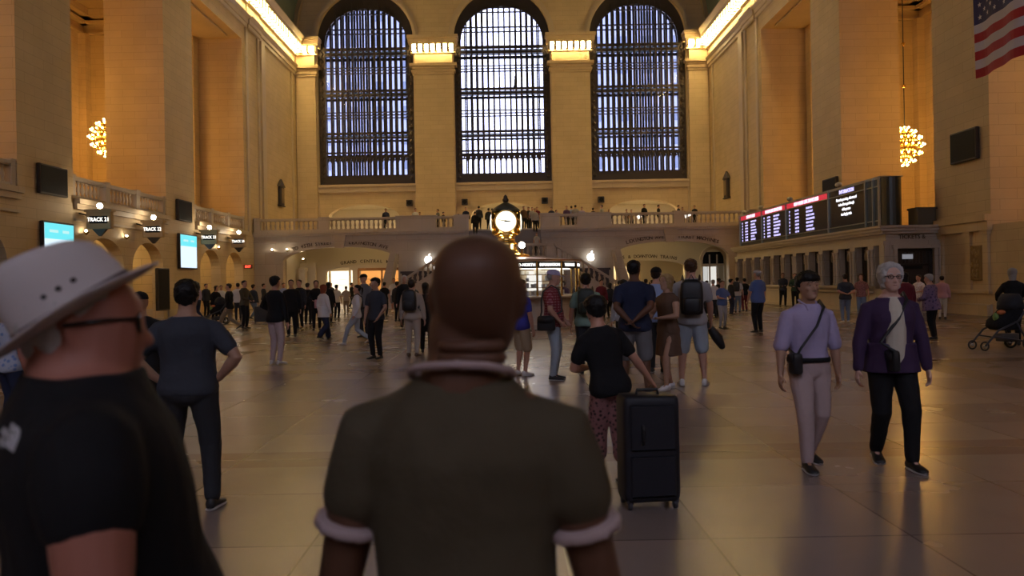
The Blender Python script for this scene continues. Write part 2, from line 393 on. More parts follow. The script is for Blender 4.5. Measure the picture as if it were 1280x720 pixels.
struct('wall_west', mb, STONE)

# ------------------------------------------------------------------ east balcony, arcade below, stairs
BY = 58.3
AR = [(-12.0, 4.2), (12.1, 4.2)]
def bal_seg(x):
    for c, h in AR:
        if abs(x-c) < h: return [(arc_z(x, c, h, 3.35, 4.38), 5.2)]
    if abs(x) < 2.6: return [(0, 2.8)]
    return [(0, 5.2)]
mb = MB(); slab(mb, samples(-HW, HW, [(c-h, c+h) for c, h in AR]+[(-2.6,2.6)], 24), bal_seg, lambda q,z,d: (q, BY+d, z), .7)
for s in (-1, 1):
    mb.box(s*2.6, s*HW, BY, YE, 5.2, 5.5)
mb.box(-2.6, 2.6, BY+.3, YE, 5.2, 5.5)
struct('wall_balcony', mb, MARBLE)
mb = MB()
for s in (-1, 1):
    mb.box(s*2.6, s*HW, BY-.32, BY, 5.36, 5.5).box(s*2.6, s*HW, BY-.22, BY, 5.2, 5.36).box(s*2.6, s*HW, BY-.10, BY, 4.72, 4.85).box(s*2.6, s*7.7, BY-.06, BY, .0, .5)
    c = s*12.05; mb.hexa([(c-.32,BY-.14,4.3),(c+.32,BY-.14,4.3),(c+.32,BY,4.3),(c-.32,BY,4.3),(c-.5,BY-.2,5.2),(c+.5,BY-.2,5.2),(c+.5,BY,5.2),(c-.5,BY,5.2)])
    for k in range(24):
        xa, xb = c-4.2+8.4*k/24, c-4.2+8.4*(k+1)/24; za, zb = arc_z(xa,c,4.2,3.35,4.38), arc_z(xb,c,4.2,3.35,4.38)
        mb.hexa([(xa,BY-.06,za),(xb,BY-.06,zb),(xb,BY,zb),(xa,BY,za),(xa,BY-.06,za+.12),(xb,BY-.06,zb+.12),(xb,BY,zb+.12),(xa,BY,za+.12)])
struct('trim_12', mb, MARBLE)
# corridor under the balcony with an inner lettered arch, rooms beyond
for s in (-1, 1):
    c = s*11.3; h = 3.5; IY = 66.0
    def seg2(x):
        if abs(x-c) < h: return [(arc_z(x, c, h, 2.65, 3.2), 5.2)]
        return [(0, 5.2)]
    mb = MB(); a, b = sorted((s*7.6, s*HW)); slab(mb, samples(a, b, [(c-h,c+h)], 20), seg2, lambda q,z,d: (q, IY+d, z), .6)
    mb.box(s*7.3, s*7.7, BY+.7, 80, 0, 5.2)
    mb.box(s*HW, s*(HW+.4), BY, 80, 0, 5.2)
    mb.box(s*7.3, s*18.6, 66.6, 80, 4.2, 4.5).box(s*7.3, s*18.6, 80, 80.3, 0, 4.5)
    mb.box(s*16.4, s*16.8, IY-6, IY, 0, 5.2) if s < 0 else None
    struct('wall_corridor_'+('left' if s<0 else 'right'), mb, PLASTER)
# central flight, landing and the two side flights
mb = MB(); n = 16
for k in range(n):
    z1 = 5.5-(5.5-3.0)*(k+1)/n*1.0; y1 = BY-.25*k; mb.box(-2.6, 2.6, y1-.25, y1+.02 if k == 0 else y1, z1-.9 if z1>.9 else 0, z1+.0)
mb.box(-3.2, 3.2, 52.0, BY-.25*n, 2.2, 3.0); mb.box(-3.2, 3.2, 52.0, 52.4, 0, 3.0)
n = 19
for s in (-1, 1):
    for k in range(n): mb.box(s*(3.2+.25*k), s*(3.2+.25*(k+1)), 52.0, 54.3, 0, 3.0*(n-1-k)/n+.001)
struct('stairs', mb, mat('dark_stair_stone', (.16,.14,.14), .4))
mb = MB()
for s in (-1, 1):           # solid sloping side of each flight, and a slanted marble parapet behind
    mb.hexa([(s*3.2,51.7,0),(s*8.0,51.7,0),(s*8.0,52.0,0),(s*3.2,52.0,0),(s*3.2,51.7,3.15),(s*8.0,51.7,.15),(s*8.0,52.0,.15),(s*3.2,52.0,3.15)])
    for y in (57.5, 55.9): mb.hexa([(s*8.4,y,0),(s*9.1,y,0),(s*9.1,y+.3,0),(s*8.4,y+.3,0),(s*7.65,y,3.75),(s*8.05,y,3.75),(s*8.05,y+.3,3.75),(s*7.65,y+.3,3.75)])
    mb.box(s*2.6, s*2.85, 54.3, BY, 2.2, 5.4) if False else None
mb.box(-3.2, 3.2, 51.7, 52.0, 0, 3.1)
struct('trim_13', mb, MARBLE)
mb = MB()  # dark slabs, their colour stands in for the shaded recess openings below the landing
for s in (-1, 1): mb.box(s*3.4, s*7.5, 57.9, 58.25, 0, 2.35); mb.box(s*3.4, s*7.6, 57.8, 58.25, 2.35, 2.5)
struct('trim_14', mb, mat('recess_shade', (.05,.032,.03), .4))

# balustrades
BAL = MB().lathe([(.09,0),(.09,.06),(.055,.1),(.06,.16),(.095,.26),(.085,.36),(.045,.5),(.05,.56),(.085,.6),(.085,.66)], n=8).mesh('baluster', MARBLE, True)
def balustrade(label, p0, p1, solids=(), z0=0, z1=None, sp=.34, group=None, ped=None):
    """from p0 to p1 (x, y, z); solids are fractions (a, b) filled by a plain pedestal"""
    p0, p1 = Vector(p0), Vector(p1); d = p1-p0; L = Vector((d.x,d.y)).length; az = math.atan2(d.y, d.x); sl = d.z/L
    root = empty('balustrade', p0, az); tag(root, label, 'balustrade', group)
    def bar(nm, a, b, w, h0, h1):
        m = MB().hexa([(a,-w,a*sl+h0),(b,-w,b*sl+h0),(b,w,b*sl+h0),(a,w,a*sl+h0),(a,-w,a*sl+h1),(b,-w,b*sl+h1),(b,w,b*sl+h1),(a,w,a*sl+h1)]); return m
    bar('b', 0, L, .17, 0, .16).build('plinth', MARBLE, root)
    r = bar('r', 0, L, .19, .86, .98); q = bar('r', 0, L, .14, .80, .86); n = len(r.v); r.v += q.v; r.f += [tuple(i+n for i in f) for f in q.f]
    r.build('rail', MARBLE, root)
    for a, b in solids:
        m = bar('p', a*L, b*L, .2, 0, 1.0); k = bar('p', a*L-.03, b*L+.03, .23, 1.0, 1.06); n = len(m.v); m.v += k.v; m.f += [tuple(i+n for i in f) for f in k.f]
        m.build('pedestal', MARBLE, root)
    x = sp/2
    while x < L:
        if not any(a*L-.05 < x < b*L+.05 for a, b in solids): inst('baluster', BAL, root, (x, 0, x*sl+.15))
        x += sp
    return root
balustrade('long balustrade along the balcony to the left of the clock', (-18.2, BY-.05, 5.5), (-2.6, BY-.05, 5.5), [(0,.03),(.30,.35),(.66,.85),(.93,1)])
balustrade('long balustrade along the balcony to the right of the clock', (2.6, BY-.05, 5.5), (18.2, BY-.05, 5.5), [(0,.09),(.17,.33),(.62,.67),(.97,1)])
balustrade('balustrade across the stair landing behind the clock', (-3.1, 51.85, 3.1), (3.1, 51.85, 3.1), [(0,.06),(.94,1)])
balustrade('balustrade sloping down beside the stair flight left of the information booth', (-7.9, 51.85, .15), (-3.2, 51.85, 3.1), [(0,.1)])
balustrade('balustrade sloping down beside the stair flight right of the information booth', (3.2, 51.85, 3.1), (7.9, 51.85, .15), [(.9,1)])
for s, sd in ((-1,'left'),(1,'right')):
    for i, (a, b) in enumerate(BAYS):
        if i == 0: continue
        where = ['','before the nearest pier','between the two nearest piers','between the far pier and the corner wall'][i]
        if s > 0: continue
        balustrade('marble balustrade on the %s side wall %s' % (sd, where), (s*(HW+.25), a, 5.5), (s*(HW+.25), b, 5.5), [(0,.03),(.31,.35),(.64,.68),(.97,1)])

# lettering over the arches
def arc_text(s, c, hw, spring, crown, xs, y, size, col):
    tm = mat('carved_letters', (.10,.07,.045), .7)
    a, b = xs; n = len(s)
    root = None
    for i, ch in enumerate(s):
        if ch == ' ': continue
        x = a+(b-a)*(i+.5)/n; z = arc_z(x, c, hw, spring, crown)+size*.85
        sl = (arc_z(x+.05,c,hw,spring,crown)-arc_z(x-.05,c,hw,spring,crown))/.1
        o = text('carved_letter', ch, size, tm, (x, y, z), (R(90), -math.atan(sl), 0), ext=.015, bold=.006); tag(o, kind='structure'); o.name = 'trim_15'
arc_text('TO 45TH STREET', -12, 4.2, 3.35, 4.38, (-15.5,-12.6), BY-.03, .36, None)
arc_text('LEXINGTON AVE', -12, 4.2, 3.35, 4.38, (-11.4,-8.5), BY-.03, .36, None)
arc_text('LEXINGTON AVE', 12.1, 4.2, 3.35, 4.38, (8.8,11.6), BY-.03, .36, None)
arc_text('TICKET MACHINES', 12.1, 4.2, 3.35, 4.38, (12.6,15.6), BY-.03, .36, None)
arc_text('GRAND CENTRAL MARKET', -11.3, 3.5, 2.65, 3.2, (-13.6,-8.2), 65.95, .36, None)
arc_text('SUBWAYS & DOWNTOWN TRAINS', 11.3, 3.5, 2.65, 3.2, (8.2,14.2), 65.95, .36, None)

# ceiling lamps with bare globes in the corridors under the balcony
def ceiling_lamp(p, label, r=.13):
    o = empty('ceiling_lamp', p); tag(o, label, 'lamp')
    MB().lathe([(.16,0),(.16,-.05),(.05,-.08)], n=12).build('fixture', BRASS, o)
    for dx, dy in ((-.14,0),(.14,0),(0,-.14),(0,.14)): b = MB().ball((dx,dy,-.17), r*.6, 10, 6).build('globe', CORR, o, True)
for p, l in (((-10.4,60.0,5.1),'bare bulb ceiling lamp in the archway left of the stairs'),((-13.3,67.5,4.15),'small lamp beyond the lettered inner arch at left'),
             ((10.6,60.0,5.1),'bare bulb ceiling lamp in the archway right of the stairs'),((13.2,67.5,4.15),'small lamp beyond the inner arch at right, near the bareheaded backpacker'),
             ((11.0,69.5,4.15),'twin lamp beyond the inner arch at right, above the crowd'),((-9.5,70,4.15),'lamp on the bright ceiling of the market at left')): ceiling_lamp(p, l)
for s, x in ((-1,-15.6),):
    pass
def wall_lamp(p, label, flat=True):
    o = empty('wall_lamp', p); tag(o, label, 'lamp')
    MB().lathe([(.03,-.12),(.10,-.05),(.13,0)], n=10).build('cup', BRASS, o); MB().ball((0,0,.05), .05, 10, 6).build('globe', GLOBE, o, True)
wall_lamp((-17.9,63,2.9), 'round lamp on the white pillar inside the left archway')
wall_lamp((-15.4,61.0,3.6), 'torch shaped lamp high inside the left archway')
# ceilings of the corridor, shops, alcove pillars
mb = MB()
for x in (-17.3, -15.9): mb.box(x-.25, x+.25, 62.5, 63.1, 0, 3.0); mb.lathe([(.32,2.6),(.4,2.85),(.4,3.0)], (x,62.8,0), 12)
mb.box(-18.2,-15.2, 64, 64.4, 0, 3.4)
struct('trim_16', mb, PLASTER)
def shop(x0, x1, y, label, panel, glow, cells):
    o = empty('shop_front', ((x0+x1)/2, y, 0)); tag(o, label, 'shop front'); w = (x1-x0)/2
    f = MB()
    for a in (-w, 0, w): f.box(a-.08, a+.08, -.1, .1, 0, 3.0)
    f.box(-w, w, -.12, .1, 2.85, 3.1).box(-w, w, -.1, .1, 0, .8); f.build('frame', panel, o)
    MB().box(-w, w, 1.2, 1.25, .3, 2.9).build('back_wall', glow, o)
    for k in range(cells):
        a = -w+2*w*(k+.5)/cells; sh = MB()
        for z in (1.1, 1.6, 2.1): sh.box(a-.35, a+.35, .8, 1.15, z-.03, z)
        sh.build('shelf', panel, o)
    for k in range(cells): MB().box(-w+2*w*(k+.3)/cells, -w+2*w*(k+.7)/cells, .3, .7, 3.0, 3.06).build('strip_light', TUBE, o)
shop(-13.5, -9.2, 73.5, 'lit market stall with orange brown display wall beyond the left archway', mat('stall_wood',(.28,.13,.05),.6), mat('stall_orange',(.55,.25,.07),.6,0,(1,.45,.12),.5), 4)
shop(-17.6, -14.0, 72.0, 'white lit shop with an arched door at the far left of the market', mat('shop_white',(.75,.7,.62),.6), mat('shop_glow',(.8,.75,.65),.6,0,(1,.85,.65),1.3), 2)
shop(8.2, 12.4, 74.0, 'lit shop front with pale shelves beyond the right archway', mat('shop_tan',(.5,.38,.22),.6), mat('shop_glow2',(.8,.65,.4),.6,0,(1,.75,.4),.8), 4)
# glazed arched doors at the right end of the right archway
o = empty('arched_door', (15.75, 60.6, 0)); tag(o, 'arched glazed double door beside the ticket office, bright room behind', 'door')
f = MB()
for a in (-.85,-.28,.28,.85): f.box(a-.05, a+.05, -.06, .06, 0, 3.4)
f.box(-.85,.85,-.06,.06,2.55,2.68); 
for k in range(12):
    a0, a1 = math.pi*k/12, math.pi*(k+1)/12; q = lambda a, r, y: (r*math.cos(a), y, 3.0+r*math.sin(a))
    f.hexa([q(a0,.8,-.1),q(a0,1.02,-.1),q(a0,1.02,.1),q(a0,.8,.1),q(a1,.8,-.1),q(a1,1.02,-.1),q(a1,1.02,.1),q(a1,.8,.1)])
f.build('frame', mat('door_frame',(.5,.42,.3),.5), o)
MB().box(-.83,.83,-.01,.01,.05,2.55).build('glass', GLASS, o)
MB().box(-.8,-.33,.45,.5,.1,2.5).build('left_poster', emi('poster_glow',(.95,.9,.75),.75), o)
MB().box(-.22,.55,.75,.8,.1,2.5).build('lit_room_panel', emi('poster_glow3',(1,.93,.75),1.0), o)
MB().box(-.8,.8,.0,.04,2.7,3.6).build('fanlight', BLACK, o)
# room behind balcony passages
mb = MB()
for c, h in PASS: mb.box(c-h-1.5, c+h+1.5, 79, 79.3, 5.5, 9.2).box(c-h-1.6, c-h-1.3, YE+.9, 79, 5.5, 9.2).box(c+h+1.3, c+h+1.6, YE+.9, 79, 5.5, 9.2).box(c-h-1.5, c+h+1.5, YE+.9, 79.3, 9.0, 9.3)
mb.box(-20, 20, YE, 79.3, 5.2, 5.5)
struct('wall_upper_rooms', mb, PLASTER)
for c, l in ((-9.3-3.2,'left'),(0,'middle'),(12.4,'right')):  # added lights, kept out of sight behind the arch tops, brighten the upper rooms
    o = empty('ceiling_light', (c, 72.5, 8.98)); tag(o, 'added light hidden behind the top of the %s balcony arch to brighten the passage' % l, 'lamp')
    MB().box(-1.5,1.5,-.25,.25,-.04,.02).build('housing', BRASS, o); MB().box(-1.4,1.4,-.2,.2,-.06,-.04).build('diffuser', UPPER, o)
for x, z, l in ((-6.15,6.95,'left of the middle window'),(11.3,6.95,'in front of the right balcony arch'),(15.2,6.95,'at the right end of the balcony'),(7.4,6.95,'low behind the balcony rail right of the clock')):
    o = empty('lit_screen', (x, 66, z-.5)); tag(o, 'small tilted glowing screen %s' % l, 'screen')
    MB().box(-.04,.04,-.04,.04,-.95,.3).build('stand', IRON, o)
    m = MB().box(-.36,.36,-.02,.02,-.14,.14); m.xf(Matrix.Translation((0,0,.42)) @ Matrix.Rotation(R(-28 if x>0 else 40),4,'Y')); m.build('panel', emi('screen_white',(1,.95,.85),1.6), o)
for i, x in enumerate((-8.4, -3.5, 3.6, 8.6)):
    o = empty('wall_speaker', (x, YE-.02, 8.75)); tag(o, 'small dark square speaker on the wall, %s along the end wall' % ['leftmost of four','second from left of four','third from left of four','rightmost of four'][i], 'speaker', 'speakers on the end wall')
    MB().bbox(-.27,.27,-.42,0,-.27,.27,.03).build('case', BRONZE, o); MB().lathe([(.2,0),(.2,.02),(.05,.03)], n=12).xf(Matrix.Translation((0,-.42,0)) @ Matrix.Rotation(R(90),4,'X')).build('grille', BLACK, o)

# carved wall ornaments beside the corner pilasters
for s, sd in ((-1,'left'),(1,'right')):
    o = empty('wall_ornament', (s*(HW-.12), 65.3, 8.2), 0); tag(o, 'tall carved bronze ornament on the %s side wall near the corner' % sd, 'ornament')
    m = MB().bbox(-.12,.12,-.55,.55,0,1.5,.04); m.bbox(-.16,.16,-.7,.7,-.12,0,.03); m.rings([[(-.16,-.75,1.5),(.16,-.75,1.5),(.16,.75,1.5),(-.16,.75,1.5)],[(-.05,-.1,2.1),(.05,-.1,2.1),(.05,.1,2.1),(-.05,.1,2.1)]])
    m.build('case', BRONZE, o); MB().box(-s*.13-.04,-s*.13+.04,-.35,.35,.15,1.35).build('inner_panel', mat('brown_relief',(.22,.15,.08),.6), o)

# chandeliers in the side passages
BULBM = MB().ball((0,0,0), .055, 8, 6).mesh('bulb', BULB, True)
def chandelier(p, label, group=None):
    o = empty('chandelier', p); tag(o, label, 'chandelier', group)
    MB().lathe([(.02,-1.15),(.12,-1.1),(.3,-.85),(.62,-.45),(.74,0),(.62,.4),(.4,.75),(.16,1.0),(.1,1.25),(.02,1.3)], n=20).build('frame', BRASS, o, True)
    m = MB()
    for z, r in ((-.95,.55),(-.5,.92),(0,1.08),(.45,.92),(.85,.62)):
        MB().tube([(r*math.cos(2*math.pi*k/24),r*math.sin(2*math.pi*k/24),z-.09) for k in range(25)], .025, 6).build('ring', BRASS, o)
    MB().tube([(0,0,1.3),(0,0,20.8-p[2])], .035, 6).build('chain', IRON, o); MB().ball((0,0,3.7),.12).build('knuckle', BRASS, o); MB().ball((0,0,6.3),.12).build('knuckle', BRASS, o)
    for z, r, n in ((-1.2,.18,4),(-.95,.58,12),(-.5,.95,16),(0,1.1,18),(.45,.95,16),(.85,.64,12),(1.12,.25,5)):
        for k in range(n): a = 2*math.pi*(k+.37)/n; inst('bulb', BULBM, o, (r*math.cos(a), r*math.sin(a), z))
    return o
ch = chandelier((-24.9, 50.4, 11.15), 'round bulb chandelier half hidden by the left pier')
for p, l, g in (((24.9,49.6,9.6),'round bulb chandelier half hidden by the right pier, above the departure board',None),
             ((-24.9,38.6,11.15),'globe chandelier in the side passage behind the nearest left pier','hidden chandeliers of the side passages'),((24.9,38.2,9.6),'globe chandelier in the side passage behind the nearest right pier','hidden chandeliers of the side passages'),
             ((-24.9,25.3,11.15),'globe chandelier in the side passage off the left edge','hidden chandeliers of the side passages'),((24.9,25.3,9.6),'globe chandelier in the side passage off the right edge','hidden chandeliers of the side passages')):
    c = copy_tree(ch); c.location = p; c['label'] = l
    if g: c['group'] = g

# black display panels, bright information screens
def wall_panel(name, cat, s, y0, y1, z0, z1, label, m, frame=BRONZE, head=False):
    o = empty(name, (s*(HW-.02), (y0+y1)/2, z0)); tag(o, label, cat); w = (y1-y0)/2; h = z1-z0
    MB().bbox(-s*.16, 0, -w-.07, w+.07, -.07, h+.07, .02).build('frame', frame, o)
    MB().box(-s*.17, -s*.15, -w, w, 0, h).build('screen', m, o)
    if head:
        MB().box(-s*.18, -s*.16, -w, w, h*.66, h-.0).build('heading', emi('screen_cyan',(.16,.85,.95),1.0), o)
        for k in range(2): MB().box(-s*.185, -s*.18, w*(-.7+.9*k), w*(-.1+.75*k), h*.8, h*.86).build('letters', emi('screen_pale',(.6,1,1),.9), o)
SCR = emi('screen_blue_white', (.72,.88,1), 1.15)
wall_panel('display_panel','panel',-1,31.35,33.2,5.5,6.55,'blank black display panel on the nearest left pier',BLACK)
wall_panel('display_panel','panel',-1,44.6,46.4,5.45,6.5,'blank black display panel on the far left pier',BLACK)
wall_panel('display_panel','panel',1,30.75,32.4,6.1,7.2,'blank black display panel on the nearest right pier',BLACK)
wall_panel('display_panel','panel',1,43.75,45.5,5.9,7.0,'blank black display panel on the far right pier, above the board',BLACK)
wall_panel('information_screen','screen',-1,31.5,33.6,2.45,4.3,'glowing blue and white screen on the nearest left pier, above the straw hat',SCR,BRONZE,True)
wall_panel('information_screen','screen',-1,44.7,47.0,2.75,4.6,'tall glowing blue and white screen on the far left pier',SCR,BRONZE,True)
wall_panel('notice_board','panel',-1,41.9-.1,43.2-.1,.5,2.6,'dark narrow notice board at the side of the far left pier',BLACK)

# track gate signs
SIGNB = mat('sign_bronze', (.42,.30,.16), .55, .1)
def gate_sign(p, w, t, label):
    o = empty('gate_sign', p); tag(o, label, 'sign')
    MB().bbox(-w/2,w/2,-.14,.14,0,.78,.03).build('case', SIGNB, o)
    MB().box(-w/2-.06,w/2+.06,-.2,.2,.74,.84).build('cap', SIGNB, o)
    MB().rings([[(-.3,-.1,0),(.3,-.1,0),(.3,.1,0),(-.3,.1,0)],[(-.05,-.04,-.3),(.05,-.04,-.3),(.05,.04,-.3),(-.05,.04,-.3)]]).build('bracket', BRONZE, o)
    MB().box(-w/2+.14,w/2-.14,-.15,-.13,.24,.56).build('display', BLACK, o)
    text('letters', t, .24, emi('sign_letters',(1,.95,.85),2.2), (0,-.16,.40), (R(90),0,0), o, bold=.002, sx=.82*w)
    MB().lathe([(.05,.84),(.03,.9),(.09,.93)], n=8).build('lamp_holder', BRASS, o); MB().ball((0,0,1.0), .12).build('globe', GLOBE, o, True)
    m = MB(); m.tube([(-w/2,0,.6),(-w/2-.55,0,.75)], .035, 6); m.build('wall_arm', BRONZE, o)
for x, y, X, w, l in ((125,275,-17.4,1.06,'nearest of the lit gate signs on the left wall, above the straw hat'),(192,287,-17.45,1.0,'gate sign just before the far left pier, second nearest'),(262,297,-17.5,.98,'gate sign just past the far left pier'),(298.5,302,-17.55,.92,'farthest gate sign on the left wall')):
    u = x-.018*(y-360); Y = X/((u-632)/1000); v = y+.018*(x-640); z = CZ+(352-v)*Y/1000
    gate_sign((X, Y, z-.4), w, 'TRACK %d' % {125:21,192:22,262:23,298.5:24}[x], l)
# gate vestibules and doors behind the left arches
mb = MB(); mb.box(-24,-24.3, 20, 57, 0, 4.9)
for y in (25.5, 30.2, 33.8, 39.0, 43.4, 47.2, 51.9, 56.2): mb.box(-24,-18.9, y-.15, y+.15, 0, 4.9)
mb.box(-24.3,-18.9,20,57,4.6,4.9)
struct('wall_gates', mb, stone('vestibule_stone', (.62,.45,.22), (.56,.40,.2)))
for i, (a, b) in enumerate(GATES):
    if i < 2: continue
    c = (a+b)/2; w = (b-a)/2-.25
    o = empty('gate_door', (-23.6, c, 0)); tag(o, 'dark double gate door inside the %s arch on the left wall' % ['','','nearest','second','third','farthest'][i], 'door')
    m = MB()
    for k in (-1, 0, 1): m.box(-.08,.08,k*w-.06,k*w+.06,0,2.7)
    m.box(-.08,.08,-w,w,2.6,2.75).box(-.08,.08,-w,w,0,.3); m.build('frame', BRONZE, o)
    for k in (-.5,.5): MB().box(-.03,.03,k*w-w*.45,k*w+w*.45,.3,2.6).build('door_leaf', mat('door_leaf_dark',(.08,.06,.04),.4), o)
    ceiling_lamp((-21.2, c, 4.6), 'ceiling lamp inside the %s gate arch on the left wall' % ['','','nearest','second','third','farthest'][i], .12)
for y, l in ((34.6,'nearest'),(38.3,'middle'),(50.6,'farthest')): wall_lamp((-18.1,y,4.1), 'small uplight on the left wall below the balcony, %s of three' % l)
for x, y, l in ((-16.9,BY-.3,'far left end'),(-15.8,BY-.3,'left corner')): wall_lamp((x,y,4.2), 'small uplight under the balcony at the %s of the end wall' % l)

# ------------------------------------------------------------------ ticket office on the right
TX = 15.85; T0, T1 = 33.5, 55.2
mb = MB()
mb.box(TX+.15, HW, T0+.1, T1, 2.95, 3.45).box(TX+.1, HW, T0+.1, T1, 0, 1.05)
mb.box(TX+2.2, HW, T0+.2, T1, 0, 3.4)
for d, z0, z1 in ((0.02,2.88,3.05),(.08,3.35,3.45),(.2,3.45,3.58),(.3,3.58,3.68)): mb.box(TX-d, HW, T0-d, T1, z0, z1)
mb.box(TX-.22, TX+.3, T0+1.2, T1, 1.05, 1.16).box(TX-.05, TX+.2, T0+1.2, T1, 0, .18).box(TX-.12, TX+.2, T0+1.2, T1, .85, .92)
NW = 11; P0 = 34.55; PW = 1.82
for k in range(NW+1):
    y = P0+k*PW; mb.box(TX, TX+.5, y-.24, y+.24, 1.05, 2.95)
    mb.box(TX-.07, TX, y-.26, y+.26, 2.72, 2.88)
    for dy in (-.17,.17): mb.lathe([(.085,1.16),(.085,1.26),(.06,1.3),(.055,2.5),(.08,2.6),(.10,2.72)], (TX-.08, y+dy, 0), 8)
# end face with the door
mb.box(TX, TX+.55, T0, T0+.4, 0, 2.95).box(TX+2.15, HW, T0, T0+.4, 0, 2.95).box(TX+.5, TX+2.2, T0, T0+.4, 2.72, 2.95)
mb.box(TX+.4, TX+.55, T0-.08, T0, 0, 2.8).box(TX+2.1, TX+2.25, T0-.08, T0, 0, 2.8).box(TX+.35, TX+2.3, T0-.1, T0, 2.72, 2.86)
for x in (TX+.08, TX+2.35): mb.box(x-.06, x+.08, T0-.06, T0, 0, 2.9)
struct('wall_ticket_office', mb, MARBLE)
tag(text('trim_17', 'TICKETS &', .24, mat('carved_letters',(.10,.07,.045),.7), (TX+1.2, T0-.0, 3.2), (R(90),0,0), bold=.006), kind='structure')
for k in range(NW):
    y = P0+(k+.5)*PW; w = PW/2-.28
    o = empty('ticket_window', (TX+.3, y, 1.16)); tag(o, 'ticket window, %s' % (['nearest one, by the corner','second from the near corner','third from the near corner','fourth from the near corner','fifth from the near corner','sixth of the eleven, middle of the row','fifth from the far end','fourth from the far end','third from the far end','second from the far end','farthest one, by the arched door'][k]), 'ticket window', 'row of ticket windows')
    MB().box(0,.03,-w,w,0,1.72).build('grille_panel', mat('window_dark',(.03,.025,.022),.3), o)
    m = MB()
    for j in range(7): yy = -w+2*w*j/6; m.box(-.04,-.01,yy-.012,yy+.012,0,1.72)
    m.build('bars', BRONZE, o)
    m = MB().lathe([(.02,0),(.26,.05),(.30,.2),(.22,.45),(.28,.5),(.1,.62)], (-.05,0,1.08), 10, .5); m.build('crest', mat('crest_bronze',(.22,.17,.12),.4,.5), o)
o = empty('office_door', (TX+1.33, T0+.25, 0)); tag(o, 'dark glazed door in the end of the ticket office', 'door')
MB().box(-.8,.8,0,.05,0,2.7).build('panel', mat('door_glass_dark',(.05,.04,.038),.15), o)
m = MB()
for x in (-.75,.75): m.box(x-.06,x+.06,-.06,0,0,2.7)
m.box(-.75,.75,-.06,0,2.6,2.72).box(-.75,.75,-.05,0,2.05,2.1); 
for k in range(9): m.box(-.62+.03*k*5,-.61+.03*k*5+.01,-.03,0,2.1,2.6)
m.build('frame', BRONZE, o); MB().box(-.45,.0,-.045,-.03,2.28,2.48).build('notice', emi('dim_notice',(.8,.8,.9),.25), o); MB().box(-.35,.4,-.04,-.02,1.85,1.98).build('handle_bar', BLACK, o)
# departure board
BX = 16.35; B0, B1 = 34.35, 55.4; BZ0, BZ1 = 3.72, 5.86
o = empty('departure_board', (BX, B0, BZ0)); tag(o, 'long glowing train departure board above the ticket office', 'departure board')
Lb = B1-B0; H = BZ1-BZ0
m = MB().box(0,.9,.5,Lb,0,H)
m.rings([[(.45+.45*math.cos(R(a))*1, .5-.5*math.sin(R(a)), z) for a in range(0,181,15)] for z in (0,H)])
m.build('case', mat('board_case',(.05,.055,.05),.35,.5), o)
m = MB()
for z in (.28, H-.03, H-.36): m.box(-.06,0,.4,Lb,z-.02,z+.02)
for y in (.45,1.0,1.75,5.9,12.0,16.4,Lb): m.box(-.09,0,y-.035,y+.035,0,H+.05)
m.box(-.05,.95,.3,Lb,H,H+.06); m.build('rail', mat('steel_rail',(.45,.47,.42),.3,.8), o)
MB().box(-.02,0,1.75,Lb-.1,.3,H-.06).build('screen', mat('board_screen',(.008,.008,.014),.2), o)
RED = emi('board_red',(.75,.03,.06),.8); BTX = emi('board_text',(.60,.54,1),1.5); PTX = emi('board_title',(1,.75,.95),1.6)
for (a, b), t, rows in (((16.5,20.9),'DEPARTURES',7),((12.1,16.3),'HARLEM LINE DEPARTURES',7),((6.0,11.9),'NEW HAVEN LINE DEPARTURES',7)):
    h = MB().box(-.03,-.02,a,b,H-.34,H-.06).build('header', RED, o)
    text('header_letters', t, .26, PTX, (-.035,(a+b)/2,H-.20), (R(90),0,R(-90)), h, bold=.012, sx=.95 if len(t)>12 else 1.2)
    ST = ['STAMFORD','NEW HAVEN','WHITE PLAINS','BREWSTER','CROTON','POUGHKEEPSIE','SOUTHEAST']
    random.seed(int(a)); w = b-a
    for r in range(rows):
        z = H-.56-r*.195; tm = '%d:%02d' % (random.choice((2,3)), random.randint(0,59))
        for off, s_ in ((.06,str(random.randint(11,42))),(.22,tm+' PM'),(.50,random.choice(ST))):
            text('row', s_, .15, BTX, (-.03, b-w*off, z), (R(90),0,R(-90)), o, align='LEFT', bold=.003, sx=1.15)
text('row', 'INFORMATION', .24, BTX, (-.03,3.8,H-.2), (R(90),0,R(-90)), o, bold=.012, sx=1.0)
for r, t in enumerate(('Please keep moving, others need','to be able to get through','while you are','traveling by train')):
    text('row', t, .19, emi('board_white',(.95,.93,1),1.8), (-.03,3.85,H-.56-r*.24), (R(90),0,R(-90)), o, bold=.004, sx=.9)
for y, l in ((5.2,'near end'),(12.0,'middle'),(17.2,'far half'),(20.9,'far end')):
    c = empty('board_camera', (BX+.2, B0+y, BZ1+.06)); tag(c, 'small pale camera standing on the departure board, %s' % l, 'camera')
    MB().lathe([(.05,0),(.04,.1)], n=8).build('mount', IRON, c); m = MB().ball((0,0,.2), (.17,.22,.13)); m.build('body', mat('camera_shell',(.5,.48,.42),.5), c, True)
o = empty('equipment_box', (17.75,34.0,3.69)); tag(o, 'dark box standing on the ticket office roof at its near end', 'box')
MB().bbox(-.35,.45,-.3,.5,0,.72,.03).build('case', mat('box_dark',(.09,.075,.05),.6), o); MB().box(-.38,.48,-.33,.53,.68,.76).build('lid', mat('box_dark2',(.07,.06,.045),.6), o)
